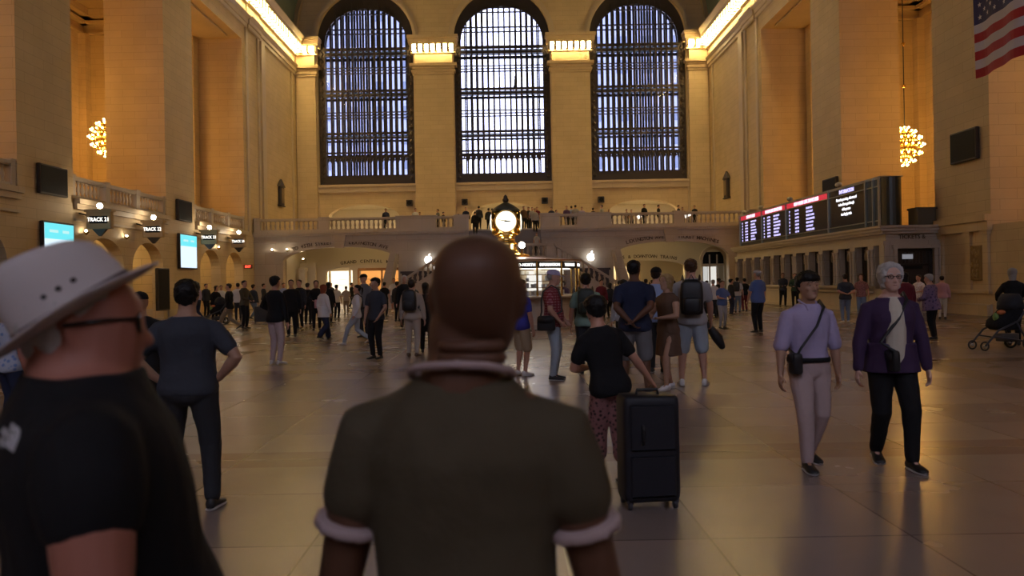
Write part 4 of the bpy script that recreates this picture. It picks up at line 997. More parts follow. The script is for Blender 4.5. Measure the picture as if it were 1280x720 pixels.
    # shoes
    for nm, s in (('l',1),('r',-1)):
        an, fd = S['f'+nm]; rt = Vector((0,0,1)).cross(fd).normalized(); up = fd.cross(rt).normalized(); m = MB(); so = MB()
        base = an-up*.045*H
        def row(q, w, zb, zt): 
            c = base+fd*q*H; return [c+rt*w*H*math.cos(t)+up*((zt+zb)/2+(zt-zb)/2*math.sin(t))*H for t in [2*math.pi*j/12 for j in range(12)]]
        prof = ((-.038,.010,.006,.030),(-.034,.020,.004,.052),(-.015,.023,.004,.060),(.010,.024,.004,.056),(.035,.026,.004,.040),(.065,.029,.004,.032),(.088,.026,.004,.027),(.102,.014,.006,.020))
        m.rings([row(*q) for q in prof]); so.rings([row(q, w*1.08, 0, .013) for q, w, _, _ in prof])
        sh_ = m.build('shoe', SHOE[shoe], root, True)
        if vox <= .015: so.build('sole', SOLE if shoe != 'black' or near else SHOE['black'], sh_, True)
    # hair, hats, glasses, eyes
    if hair != 'bald':
        vol = {'short':1.07,'thick':1.17,'long':1.15,'bob':1.20,'tail':1.08,'curly':1.26,'crop':1.04}[hair]*hairvol; m = MB(); rs = []
        for i in range(17):
            z = .10+.90*i/16; zq, w, f, b = hrow(z); row_ = []
            for j, p in enumerate(ell(w, f, b, z, 28, .88)):
                ph = abs(math.degrees(math.atan2(p[0], -p[1])))          # 0 at the face
                zl = .86 if ph < 30 else .86-(ph-30)/45*.26 if ph < 75 else .60-(ph-75)/35*.28 if ph < 110 else .32-(ph-110)/70*.16
                if hair in ('long','bob'): zl = .86 if ph < 32 else .80-(ph-32)/35*.70 if ph < 67 else 0
                if hair == 'thick' and ph < 40: zl = .70
                g = vol+(.015*math.sin(j*5.1+i*2.3) if near else 0) if z > zl else .90
                cx, cz = 0, .5; row_.append((p[0]*g, (p[1]-.03)*g+.03, cz+(z-cz)*(1+(g-1)*.75) if z > zl else z))
            rs.append(row_)
        m.rings(rs)
        if hair == 'long': m.rings([ell(.36-.02*i, -.05, .50-.03*i, z, 16) for i, z in enumerate((.62,.40,.10,-.2,-.5,-.75))])
        if hair == 'tail': m.tube([(0,.45,.65),(0,.62,.60),(0,.64,.25),(0,.56,-.15)], [.08,.12,.10,.04], 10)
        m.xf(HM); ho = m.build('hair', hairm(hc), root, True)
        if near:
            sb = ho.modifiers.new('u','SUBSURF'); sb.levels = sb.render_levels = 2; t = bpy.data.textures.get('locks')
            if not t: t = bpy.data.textures.new('locks', 'CLOUDS'); t.noise_scale = .035; t.noise_depth = 2
            d = ho.modifiers.new('d','DISPLACE'); d.texture = t; d.strength = .022; d.mid_level = .45; d.texture_coords = 'LOCAL'
    if cap:
        m = MB(); m.rings([ell(w*1.12, f*1.12, b*1.12, .5+(z-.5)*1.09, 24) for z, w, f, b in [hrow(.64+.36*i/8) for i in range(9)]])
        m.rings([[(.30*math.cos(t), -.34-.34*max(0,math.sin(t)), .66+dz-.07*max(0,math.sin(t))) for t in [2*math.pi*j/20 for j in range(20)]] for dz in (0,.03)])
        m.xf(HM); m.build('cap', CC(cap), root, True)
    if near or glasses:
        for s in (-1, 1):
            e = MB().ball((s*.135,-.338,.525), (.050,.035,.024), 10, 8).xf(HM).build('eye', mat('eye_white',(.30,.26,.24),.5), root, True)
            MB().ball((s*.135,-.368,.525), (.024,.010,.021), 8, 6).xf(HM).build('iris', mat('iris_dark',(.03,.02,.015),.2), e, True)
            if hair != 'bald': MB().tube([(s*.06,-.405,.625),(s*.15,-.395,.645),(s*.235,-.335,.615)], [.012,.016,.008], 6).xf(HM).build('eyebrow', hairm(hc), root, True)
        MB().ball((0,-.415,.225), (.085,.03,.016), 10, 5).xf(HM).build('lips', mat('lips',(.32,.12,.11),.5), root, True)
    if glasses:
        m = MB()
        for s in (-1, 1):
            m.tube([(s*.145+.095*math.cos(t), -.435+.015*abs(math.cos(t)), .52+.07*math.sin(t)) for t in [2*math.pi*j/16 for j in range(17)]], .011, 6)
            m.tube([(s*.235,-.425,.55),(s*.37,-.2,.56),(s*.385,.06,.54)], .011, 6)
        m.tube([(-.055,-.445,.54),(.055,-.445,.54)], .010, 6); m.xf(HM); m.build('glasses', C('black'), root, True)
    root['_h'] = 0; del root['_h']
    return root, dict(S=S, T=T, HM=HM, H=H, root=root, LG=LG, Lm=Lm)

def worldp(info, p): r = info['root']; return Matrix.Translation(r.location) @ Matrix.Rotation(r.rotation_euler.z,4,'Z') @ Vector(p)
BAGM = mat('bag_black', (.014,.014,.016), .5)
def backpack(info, label, m=BAGM, w=.16, h=.46, d=.15, low=.60):
    """a pack on the back: body, pocket, two shoulder straps"""
    H = info['H']; T = info['T']; r = info['root']
    o = empty('backpack', r.location, r.rotation_euler.z); tag(o, label, 'backpack')
    c = T((0,.078,low)); b = MB(); L = info['Lm'].to_3x3()
    rs = []
    for z, q in ((-.02,.6),(.03,.95),(.2,1),(.6,1),(.88,.92),(1.0,.55)):
        rs.append([c+L@Vector((w*q*math.copysign(abs(math.cos(t))**.5,math.cos(t)), d*.5+d*.5*q*math.copysign(abs(math.sin(t))**.5,math.sin(t)), z*h)) for t in [2*math.pi*j/16 for j in range(16)]])
    b.rings(rs).build('body', m, o, True)
    b = MB(); b.rings([[c+L@Vector((w*.75*q*math.copysign(abs(math.cos(t))**.5,math.cos(t)), d*1.02+.045*q*math.sin(t), z*h)) for t in [2*math.pi*j/14 for j in range(14)]] for z, q in ((.06,.7),(.1,1),(.42,1),(.48,.7))]); b.build('pocket', m, o, True)
    for s in (-1, 1):
        MB().tube([T((s*.055,.09,.80)), T((s*.065,.03,.856)), T((s*.07,-.05,.83)), T((s*.078,-.082,.75)), T((s*.098,-.05,.68)), T((s*.10,.05,.63))], .016, 6, 1.6).build('strap', m, o, True)
    MB().tube([T((-.02,.10,.83)), T((0,.10,.87)), T((.02,.10,.83))], .008, 6).build('handle', m, o, True)
    return o
def shoulder_bag(info, label, side=1, m=BAGM, w=.26, h=.20, d=.10, hip=(.13,-.02,.52), strap=True, cross=True, cat='bag', name='shoulder_bag'):
    T = info['T']; r = info['root']; o = empty(name, r.location, r.rotation_euler.z); tag(o, label, cat)
    c = T((side*hip[0], hip[1], hip[2])); b = MB(); rs = []
    for z, q in ((-.5,.85),(-.42,1),(.3,.97),(.44,.9),(.5,.7)):
        rs.append([c+Vector((d*.5*q*math.copysign(abs(math.cos(t))**.5,math.cos(t)), w*.5*q*math.copysign(abs(math.sin(t))**.5,math.sin(t)), z*h)) for t in [2*math.pi*j/16 for j in range(16)]])
    b.rings(rs).build('body', m, o, True)
    f = MB(); f.rings([[c+Vector((side*(d*.5+.008*k), w*.42*math.copysign(abs(math.sin(t))**.4,math.sin(t)), (.22+.24*math.cos(t))*h)) for t in [2*math.pi*j/14 for j in range(14)]] for k in (0,1)]); f.build('flap', m, o, True)
    if strap:
        s2 = -side if cross else side; u = info.get('infl', 0)
        pf = [c+Vector((0,-w*.3,h*.45)), T((side*.085,-.092,.62)), T((s2*.0 if cross else side*.09,-.094,.73)), T((s2*.055,-.060,.82)), T((s2*.062,0,.853))]
        pb = [T((s2*.062,0,.853)), T((s2*.055,.075,.80)), T((s2*.0 if cross else side*.09,.088,.72)), T((side*.08,.088,.62)), c+Vector((0,w*.3,h*.45))]
        MB().tube(pf+pb[1:], .010, 6, 1.5).build('strap', m, o, True)
    return o
# ------------------------------------------------------------------ the crowd
def P(label, x, yf, yh=None, face=0, H=None, lat=0, **kw):
    X, Y = at(x, yf)
    if H is None: v = yh+.018*(x-640); H = (CZ+(352-v)*Y/1000)*1.012
    H = max(1.35, min(1.95, H)); kw.setdefault('vox', .011 if Y < 14 else .017 if Y < 25 else .024)
    return person(label, X, Y, face, H, **kw)
WALK = dict(lf=(.04,-.13,0), rf=(-.04,.13,.035)); WALK2 = dict(lf=(.04,.13,.035), rf=(-.04,-.13,0)); STRIDE = dict(lf=(.03,-.20,0), rf=(-.03,.20,.05)); APART = dict(lf=(.085,0,0), rf=(-.085,0,0))
FOLD = dict(lh=(-.02,-.13,.60), rh=(.02,-.135,.62)); HOLD = dict(lh=(.06,-.16,.62), rh=(-.06,-.17,.62)); BACKH = dict(lh=(.02,.10,.53), rh=(-.02,.11,.53)); HIPS = dict(lh=(.125,-.01,.56), rh=(-.125,-.01,.56), lpole=(1,.5,0), rpole=(-1,.5,0))
PHONE = dict(lh=(.10,-.16,.70)); POCK = dict(lh=(.12,-.03,.53), rh=(-.12,-.03,.53))

# --- nearest figures
r, bi = person('bald person in an olive ringer T-shirt, large in the foreground, seen from behind', -.080, 1.45, 174, 1.742, .0075, sk='brown', hair='bald', top='olive', sleeve=.38, neck=1.16, bottom='black',
       bulk=.95, belly=.015, trim='pinkbeige', lh=(.148,-.03,.47), rh=(-.148,-.03,.47), hyaw=-2, hoff=(-.016,0,-.008), fingers=True)
# neck folds of the bald head
m = MB()
for k, z in enumerate((.10,.19)): m.tube([Vector((.19*math.sin(t)*1.35, .19+.20*math.cos(t), z-.04)) for t in [R(-75+15*j) for j in range(11)]], [.01]+[.05]*9+[.01], 8)
m.xf(bi['HM']); o = m.build('neck_folds', skin('brown'), r, True)
r, hi = person('person in black T-shirt and pale straw hat facing right at the left foreground edge', -.718, 1.38, 118, 1.78, .0075, sk='ruddy', hair='crop', hc='silver', top='black', sleeve=.26, neck=1.15, bottom='black',
       bulk=1.18, belly=.045, lh=(.18,-.02,.50), rh=(-.175,-.02,.48), hyaw=-4, headk=.93, hpitch=-2, fingers=True, hoff=(.006,.014,-.044))
def straw_hat(info):
    root = info['root']; HMh = info['HM'] @ Matrix.Translation((0,.02,.63)) @ Matrix.Rotation(R(-30),4,'X')
    o = MB(); rs = []
    for z, w, d in ((0,.385,.47),(.10,.38,.465),(.22,.365,.45),(.34,.345,.43),(.43,.315,.39),(.49,.26,.32),(.47,.15,.18),(.44,.02,.03)):
        rs.append([(w*math.cos(t), d*math.sin(t)*(1.0), z+.05*math.sin(t)*(z/.5)+(.05*abs(math.cos(t)) if z > .4 else 0)) for t in [2*math.pi*j/36 for j in range(36)]])
    o.rings(rs).xf(HMh); c = o.build('straw_hat', mat('straw', (.62,.56,.55), .7), root, True)
    b = MB(); outer, inner_ = [], []
    def brim(s, dz): return [((.385+s*.20)*math.cos(t), (.47+s*.23)*math.sin(t), dz+s*(.05*math.cos(t)**2-.02*abs(math.sin(t)))) for t in [2*math.pi*j/48 for j in range(48)]]
    b.rings([brim(0,.0), brim(.35,-.01), brim(.7,0), brim(1,.02), brim(1.01,.035), brim(.7,.018), brim(.35,.012), brim(0,.02)]).xf(HMh); b.build('brim', mat('straw', (.5,.4,.4)), c, True)
    b = MB(); b.rings([[((w-.01)*math.cos(t), (w+.075)*math.sin(t), z) for t in [2*math.pi*j/36 for j in range(36)]] for z, w in ((.01,.402),(.09,.400))]).xf(HMh); b.build('hat_band', mat('hat_band', (.07,.03,.035), .6), c, True)
    for k in (-1, 0, 1):
        t = R(180+0)+.25*k*-1; zz = .20; e = MB().ball((.370*math.cos(t), .46*math.sin(t)*1.0-.02, zz), (.02,.022,.018), 10, 6).xf(HMh); e.build('eyelet', C('black'), c, True)
straw_hat(hi)
m = MB(); HMg = hi['HM']
for s in (-1, 1):
    m.rings([[(s*.15+.12*math.cos(t), -.43-y_+.03*abs(math.cos(t)), .52+.085*math.sin(t)) for t in [2*math.pi*j/14 for j in range(14)]] for y_ in (0,.015)]); m.tube([(s*.26,-.41,.55),(s*.385,-.2,.56),(s*.40,.08,.54)], .016, 6)
m.xf(HMg); m.build('sunglasses', mat('dark_lens', (.01,.01,.012), .1), r, True)
# small white mark on the back of the right shoulder
lg = empty('x', (0,0,0)); bpy.data.objects.remove(lg)
H = hi['H']; T = hi['T']; wm = mat('logo_print', (.55,.55,.58), .6)
base = T((-.083,.075,.80)); N = Vector((-.25,.80,.50)).normalized(); U = Vector((0,-.45,1)); U = (U-N*U.dot(N)).normalized(); Rt = U.cross(N).normalized()
Mb = Matrix(((Rt.x,U.x,N.x,base.x),(Rt.y,U.y,N.y,base.y),(Rt.z,U.z,N.z,base.z),(0,0,0,1)))
PROJECT = []
m = MB()
for r0, r1 in ((.004,.011),(.014,.021),(.024,.031)):
    for k in range(8):
        a0, a1 = R(90*k/8), R(90*(k+1)/8); q = lambda a, rr, z: (rr*math.cos(a), rr*math.sin(a)-.014, z)
        m.hexa([q(a0,r0,0),q(a0,r1,0),q(a1,r1,0),q(a1,r0,0),q(a0,r0,.0015),q(a0,r1,.0015),q(a1,r1,.0015),q(a1,r0,.0015)])
lo = m.build('shoulder_logo', wm, r); lo.matrix_local = Mb; PROJECT.append((lo.name, r.name))
for k, t in enumerate(('THE','NORTH','FACE')):
    o = text('logo_letters', t, .0135, wm, (0,0,0), (0,0,0), r, ext=.0007, align='RIGHT', bold=.0006)
    M = Mb @ Matrix.Translation((-.001,.011-.0125*k,0)); o.location = M.translation; o.rotation_euler = M.to_euler(); PROJECT.append((o.name, r.name))
# grey shirt man with hands on hips
P('person in dark grey with hands on hips, seen from behind between the two foreground figures', 238, 636, 352, 186, H=1.70, sk='tan', hair='thick', hc='black', top='slate', sleeve='short', bottom='charcoal', bulk=1.2, belly=.012,
  hem=.50, lf=(.10,0,0), rf=(-.10,.02,0), hairvol=.95, vox=.009, **HIPS)
P('person in a dark jacket half hidden behind the one with hands on hips', 178, 560, 372, 200, H=1.60, hair='bald', sk='tan', cap='black', top='black', sleeve='long', bottom='black', bulk=1.15)
P('person in a blue and white patterned shirt behind the straw hat at the left edge', 14, 545, None, 150, H=1.52, hair='crop', hc='grey', top='camo', bottom='navy', sk='ruddy', bulk=1.1)
# --- couple walking toward the viewer
r, a = P('person in a lavender button-up shirt and pale trousers walking toward the viewer', 1013, 584, 341, 6, sk='tan', hair='thick', hc='black', top='lavender', sleeve='elbow', bottom='pinkbeige', collar='lavender', belt=True,
  hem=.555, vox=.0065, lf=(.045,.10,.02), rf=(-.055,-.08,0), lh=(.155,.0,.47), rh=(-.165,-.03,.47), hyaw=4, hairvol=1.06, bulk=1.02)
shoulder_bag(a, 'small black camera pouch worn at the hip of the person in lavender', -1, w=.12, h=.17, d=.09, hip=(.105,-.075,.545), cat='bag', name='camera_pouch')
r, a = P('silver-haired person in glasses and a plum jacket walking toward the viewer', 1116, 583, 329, -4, sk='fair', hair='bob', hc='silver', top='plum', sleeve='long', coat=.47, inner='cream', fem=True, glasses=True, bottom='black', vox=.0065,
  lf=(.055,-.09,0), rf=(-.045,.09,.02), lh=(.16,-.03,.47), rh=(-.165,-.02,.47), bulk=1.08, hairvol=1.0)
shoulder_bag(a, 'small black crossbody bag hanging in front of the person in the plum jacket', -1, w=.20, h=.17, d=.07, hip=(.035,-.105,.535), name='crossbody_bag')
# --- suitcase pair
r, a = P('person in a black T-shirt and patterned culottes leaning on a tall suitcase', 765, 606, None, 196, H=1.52, sk='light', hair='thick', hc='black', top='black', sleeve='short', bottom='printed', legs='crop', shoe='black', fem=True,
  hem=.47, vox=.009, lean=8, sidelean=8, hpitch=12, lf=(.04,-.06,0), rf=(-.05,.05,0), hairvol=1.1, rh=(-.25,-.02,.52), rpole=(-.2,.6,-.6), lh=(.06,-.16,.60))
def suitcase(x, y, rz, w, h, d, label, m, wheels=True):
    o = empty('suitcase', (x,y,0), rz); tag(o, label, 'suitcase'); b = MB(); rs = []
    for z, q in ((.06,.93),(.08,.98),(.12,1),(h-.06,1),(h-.02,.98),(h,.92)):
        rs.append([(w/2*q*math.copysign(abs(math.cos(t))**.3,math.cos(t)), d/2*q*math.copysign(abs(math.sin(t))**.3,math.sin(t)), z) for t in [2*math.pi*j/32 for j in range(32)]])
    b.rings(rs).build('shell', m, o, True)
    for z0_, z1_ in ((.12,.48),(.53,.93)): MB().bbox(-w*.4,w*.4,-d/2-.010,-d/2+.012,h*z0_,h*z1_,.010).build('front_pocket', m, o)
    MB().tube([(-w*.18,-d/2-.01,h*.75),(-w*.18,-d/2-.03,h*.72),(-w*.18,-d/2-.03,h*.62),(-w*.18,-d/2-.01,h*.59)], .010, 6).build('side_handle', BAGM, o)
    MB().tube([(-w*.2,0,h-.01),(-w*.18,0,h+.035),(w*.18,0,h+.035),(w*.2,0,h-.01)], .013, 8).build('top_handle', BAGM, o)
    for sx in (-1,1):
        for sy in (-1,1):
            MB().lathe([(.028,-.012),(.03,0),(.028,.012)], n=14).xf(Matrix.Translation((sx*w*.4,sy*d*.36,.03)) @ Matrix.Rotation(R(90),4,'Y')).build('wheel', IRON, o, True)
            MB().box(sx*w*.4-.02,sx*w*.4+.02,sy*d*.36-.02,sy*d*.36+.02,.045,.075).build('fork', IRON, o)
    return o
X, Y = at(816, 640); suitcase(X, Y+.16, R(6), .41, .80, .28, 'tall dark blue-black soft suitcase standing on wheels, right of centre', mat('suitcase_navy', (.010,.011,.018), .55))
X, Y = at(326, 404); suitcase(X, Y, R(20), .55, .72, .3, 'dark grey suitcase standing far left, beside the one in a black jacket and pale trousers', mat('suitcase_grey', (.05,.045,.045), .6))
# --- group right of centre
r, a = P('person in a navy T-shirt and grey shorts, hands clasped behind the back', 795, 494, 326, 172, sk='brown', hair='crop', hc='black', top='navy', bottom='grey', legs='shorts', shoe='black', bulk=1.12, hem=.47, lh=(.035,.115,.545), rh=(-.005,.13,.565), lpole=(1,.5,0), rpole=(-1,.5,0), hyaw=-20, **APART)
r, a = P('person in a lavender-blue shirt and dark cap standing just behind the one with clasped hands', 822, 466, 335, 160, sk='light', hair='short', cap='black', top='skyblue', bottom='charcoal', sleeve='short')
shoulder_bag(a, 'dark shoulder bag at the back of the person in lavender-blue', -1, hip=(.06,.10,.50), w=.2, h=.26)
r, a = P('tall person in a grey T-shirt, pale shorts and white sneakers with a black backpack', 866, 482, 324, 168, sk='light', hair='short', hc='brown', top='lgrey', bottom='ldenim', legs='shorts', shoe='white', bulk=1.05, lf=(.085,.03,0), rf=(-.09,0,0), rh=(-.15,-.12,.50), lh=(.18,-.06,.50), lpole=(1,.4,-.3))
backpack(a, 'large black backpack worn by the tall person in a grey T-shirt and pale shorts', w=.17, h=.52, d=.17, low=.565)
X, Y = at(893, 478); o = empty('sling_bag', (X, Y-.05, .74)); tag(o, 'black sling bag dangling from the hand of the tall backpacker', 'bag'); MB().tube([(-.12,0,.20),(-.03,0,.06),(.05,0,-.05),(.11,0,-.17)], [.035,.07,.085,.055], 12).build('body', BAGM, o, True); MB().tube([(-.14,0,.22),(-.2,0,.29)], .012, 6).build('strap', BAGM, o)
P('person in a short brown dress and white sneakers, half hidden by the tall backpacker', 836, 487, 343, -60, sk='tan', hair='long', hc='blond', top='brown', sleeve='none', bottom='brown', legs='skirt', shoe='white', fem=True, lh=(.06,-.14,.62), rh=(-.05,-.16,.60), lf=(.05,-.07,0), rf=(-.04,.06,0))
r, a = P('person in a sage green shirt wearing a dark backpack, behind the suitcase owner', 734, 468, 343, 175, sk='light', hair='thick', hc='black', top='sage', bottom='charcoal', sleeve='short', bulk=1.05)
backpack(a, 'dark green backpack on the person in the sage shirt', mat('bag_green', (.02,.028,.02), .6), w=.15, h=.44)
r, a = P('person in a red plaid shirt, pale cap and light jeans beside the information booth', 692, 475, 338, 80, sk='light', hair='short', hc='grey', cap='lavender', top='plaid', bottom='ldenim', shoe='black', belly=.03, bulk=1.1, lh=(.12,-.10,.53), rh=(-.12,-.08,.53), hpitch=8)
shoulder_bag(a, 'black shoulder bag hanging on the person in the red plaid shirt', -1, w=.30, h=.24, d=.12, hip=(.15,.04,.52), cross=False)
P('person in a cobalt blue top and tan shorts, mostly hidden by the bald head', 652, 470, 350, 130, sk='light', hair='short', top='cobalt', bottom='tan', legs='shorts', shoe='white')
r, a = P('person in pale grey half hidden between the sage shirt and the navy T-shirt', 781, 450, 350, 200, hair='short', hc='black', top='lgrey', bottom='black', sleeve='long')
backpack(a, 'black pack on the half hidden person beside the booth at right', w=.14, h=.42)

# --- left cluster
P('person in a light lavender shirt and dark trousers far left, facing left', 247, 403, 352, -100, hair='short', hc='dark', top='lavender', sleeve='long', bottom='navy', hem=.55, **WALK)
P('person in black bending beside a pushchair at far left', 268, 404, 357, 60, hair='long', hc='dark', top='black', sleeve='long', bottom='black', fem=True, lean=14, **HOLD)
P('person in a white shirt behind the striding one in khaki trousers', 277, 398, 357, 30, hair='short', hc='dark', top='white', bottom='charcoal')
P('person in a black vest and khaki trousers striding left', 287, 413, 352, -80, hair='short', hc='dark', top='black', sleeve='long', bottom='khaki', bulk=1.1, **STRIDE)
P('person with white sleeves turned away, behind the one in a brown and green top', 298, 401, 354, 200, hair='short', hc='black', top='white', sleeve='long', bottom='charcoal')
P('person in a brown and green top and black trousers facing right', 306, 411, 351, 70, hair='short', hc='black', top='olive', sleeve='long', bottom='black', lh=(.1,-.14,.58), rh=(-.05,-.16,.58))
P('person in a dark blue jacket walking away by the grey suitcase', 317, 400, 355, 150, hair='short', hc='dark', top='slate', sleeve='long', bottom='denim', **WALK)
P('person in a black jacket, pale pink-beige trousers and white shoes standing alone at left', 345, 456, 346, 150, sk='light', hair='thick', hc='black', top='black', sleeve='long', bottom='pinkbeige', shoe='white', lh=(.15,-.12,.60), lpole=(1,.5,-.5))
P('person in a black suit facing the viewer, left of the red-haired one', 365, 421, 350, 10, sk='tan', hair='short', hc='black', top='black', sleeve='long', bottom='black', coat=.44, bulk=1.05)
P('person in a dark coat behind the one in the black suit', 375, 411, 350, -20, hair='short', hc='brown', top='charcoal', sleeve='long', bottom='black', coat=.42)
P('person in dark clothes turned away, third of the dark-dressed row at left', 385, 406, 354, 170, hair='short', hc='dark', top='black', sleeve='long', bottom='black')
r, a = P('long-haired person in black holding a pink bag', 396, 413, 351, 15, hair='long', hc='dark', top='black', sleeve='long', bottom='black', fem=True, lh=(.08,-.15,.60), rh=(-.08,-.15,.60))
shoulder_bag(a, 'pink bag carried by the long-haired person in black', 1, C('pink'), w=.2, h=.3, d=.16, hip=(.0,-.17,.53), strap=False)
P('red-haired person in a white cardigan and navy skirt walking at left', 405, 425, 355, 140, hair='long', hc='red', top='white', sleeve='long', bottom='navy', legs='wide', coat=.42, fem=True, **WALK)
P('dark-haired person in black behind the red-haired one', 411, 404, 353, 170, hair='long', hc='black', top='black', sleeve='long', bottom='black', fem=True)
P('person in a cream top with dark trousers, left of the one in jeans', 421, 399, 356, 160, hair='short', hc='black', top='cream', bottom='black')
P('person in beige carrying a pale bundle near the left archway', 433, 393, 358, 200, hair='short', hc='brown', top='beige', bottom='khaki', **HOLD)
r, a = P('person in a white top and light jeans taking a long step to the left', 446, 431, 353, -80, hair='tail', hc='black', top='white', sleeve='long', bottom='ldenim', shoe='white', fem=True, lean=-4, **STRIDE)
shoulder_bag(a, 'dark bag at the back of the person in light jeans', -1, w=.2, h=.2, hip=(.10,.07,.54))
P('tall person in a grey shirt and black cap behind the one in light jeans', 456, 422, 343, -30, hair='short', hc='dark', cap='black', top='grey', bottom='charcoal', sleeve='short')
P('person in a navy T-shirt and black trousers standing at left of centre', 471, 449, 348, -30, sk='tan', hair='thick', hc='black', top='slate', bottom='black', lh=(.12,-.1,.52), hyaw=-10)
P('person in a white T-shirt and grey shorts facing the viewer near the archway', 493, 390, 347, 0, hair='crop', hc='dark', top='white', bottom='grey', legs='shorts', shoe='white')
P('person in black with a white headscarf behind the beige backpacker', 506, 412, 345, 20, hair='bob', hc='silver', top='black', sleeve='long', bottom='black')
r, a = P('person in beige shirt and trousers with a black backpack, left of the bald head', 516, 446, 350, 170, sk='light', hair='short', hc='dark', top='beige', sleeve='long', bottom='beige', shoe='brown', bulk=1.05)
backpack(a, 'black backpack on the person dressed in beige', w=.16, h=.46)
P('person in a long black coat beside the beige backpacker', 533, 441, 354, 180, hair='long', hc='black', top='black', sleeve='long', bottom='black', coat=.30, fem=True)
P('person in a dark green jacket and blue jeans next to the bald head', 548, 430, 352, -40, hair='short', hc='brown', top='green', sleeve='long', bottom='black', shoe='white', **POCK)
P('dark-dressed person between the headscarf and the beige backpack', 497, 402, 352, 150, hair='short', hc='dark', top='charcoal', sleeve='long', bottom='black')
P('small dark figure beyond the one in the navy T-shirt', 481, 396, 353, 160, hair='short', hc='black', top='black', bottom='black')
P('person in dark grey walking away just inside the left archway', 464, 388, 354, 180, hair='short', hc='dark', top='charcoal', sleeve='long', bottom='black')
P('figure in black crossing in front of the orange market stall', 440, 387, 353, 90, hair='short', hc='black', top='black', sleeve='long', bottom='charcoal', **WALK)
P('distant dark figure near the white shop at left', 414, 388, 354, 30, hair='short', hc='dark', top='slate', sleeve='long', bottom='black')
P('distant figure in grey by the left pillar', 355, 396, 354, 40, hair='short', hc='dark', top='skyblue', bottom='charcoal')
P('figure in dark clothes in front of the far gate', 330, 394, 354, 100, hair='short', hc='dark', top='charcoal', sleeve='long', bottom='black', **WALK)
P('figure in blue passing the gates behind the lavender shirt', 258, 396, 355, 60, hair='short', hc='black', top='charcoal', sleeve='long', bottom='black')

# --- crowd right of the booth
for x, yf, yh, fc, lab, kw in (
 (706,398,352,150,'figure in purple beside the booth glass at right',dict(top='purple',sleeve='long',bottom='black')),
 (722,402,351,190,'dark-haired figure in grey just right of the booth',dict(top='grey',bottom='black')),
 (752,400,350,20,'figure in maroon in the crowd right of the booth',dict(top='maroon',sleeve='long',bottom='black')),
 (763,398,354,200,'figure with long dark hair in the crowd right of the booth',dict(top='charcoal',sleeve='long',bottom='black',hair='long',hc='black',fem=True)),
 (775,400,351,170,'figure in pale grey in the crowd right of the booth',dict(top='lgrey',bottom='denim')),
 (786,396,352,-40,'figure in black beside the slanted parapet right of the booth',dict(top='black',sleeve='long',bottom='black')),
 (808,398,349,180,'dark figure seen between the navy T-shirt and the tall backpacker',dict(top='charcoal',sleeve='long',bottom='black')),
 (816,396,350,190,'figure in a dark jacket heading for the right archway',dict(top='black',sleeve='long',bottom='black',hair='short')),
 (829,394,351,20,'figure with a dark red top coming out of the right archway',dict(top='maroon',bottom='black')),
 (843,392,351,170,'figure in tan below the right archway',dict(top='tan',bottom='khaki')),
 (884,396,351,150,'figure in dark red behind the tall backpacker at right',dict(top='maroon',sleeve='long',bottom='black')),
 (892,398,350,190,'figure in a white shirt and dark trousers before the arched glass door',dict(top='white',bottom='charcoal',hair='short',hc='grey')),
 (899,396,348,200,'figure in a black jacket before the arched glass door',dict(top='black',sleeve='long',bottom='black'))):
    P(lab, x, yf, yh, fc, **{**dict(hair='short', hc='dark'), **kw})
P('person in a blue top and pale trousers with folded hands, left of the ticket windows', 903, 411, 351, 20, hair='short', hc='dark', top='blue', bottom='lgrey', fem=True, belly=.02, **HOLD)
r, a = P('person in a white shirt and blue jeans with a dark backpack near the ticket windows', 922, 391, 347, 150, hair='short', hc='black', top='white', bottom='denim'); backpack(a, 'dark backpack on the person in white near the ticket windows', w=.15, h=.46)
P('dark-haired person in black beside the one in a white shirt and jeans', 914, 393.5, 349, 100, hair='thick', hc='black', top='charcoal', sleeve='long', bottom='navy')
P('person in a dark top and maroon trousers in the queue by the ticket windows', 931, 389, 348, 190, hair='short', hc='black', top='black', bottom='maroon')
X, Y = at(891, 393); o = empty('duffel_bag', (X, Y, 0)); tag(o, 'dark duffel bag on the floor left of the person in the blue top', 'bag'); MB().tube([(-.2,0,.19),(.2,0,.19)], [.18,.18], 14).build('body', BAGM, o, True); MB().tube([(-.1,-.1,.33),(0,-.14,.46),(.1,-.1,.33)], .02, 6).build('handle', BAGM, o)
r, a = P('person in blue polo shirt, pale cap and black trousers before the ticket windows', 948, 416, 338, -150, sk='light', hair='short', hc='grey', cap='lgrey', top='blue', bottom='black', belly=.03, bulk=1.1, lh=(.14,-.08,.5))
P('person in a navy jacket leaning against the ticket counter', 979, 383.6, 341, -10, hair='crop', hc='brown', sk='tan', top='slate', sleeve='long', bottom='black', lean=-2, lf=(.04,-.10,0), rf=(-.09,-.04,0), **FOLD)
P('person in dark green by the ticket counter, half hidden by the one in lavender', 994, 385, 342, -20, hair='short', hc='dark', top='green', sleeve='long', bottom='black', **HOLD)
P('person in a navy T-shirt and jeans hugging someone in front of the counter', 1057, 404, 343, 175, hair='short', hc='dark', sk='light', top='slate', bottom='denim', bulk=1.1, shoe='white', lh=(.03,.12,.60), rh=(-.03,.12,.60), lpole=(1,.2,-.8), rpole=(-1,.2,-.8))
P('person in a patterned top beside the hugging pair', 1077, 398, 343, -30, hair='long', hc='brown', top='printed', bottom='denim', fem=True)
P('dark-haired person in a deep red top right behind the silver-haired one', 1132, 425, 341, 190, hair='long', hc='black', top='maroon', sleeve='long', bottom='black', bulk=1.2, fem=True)
P('person in a pink floral top by the ticket office door', 1149, 400, 344, -60, hair='short', hc='dark', top='floral', bottom='beige', fem=True, **HOLD)
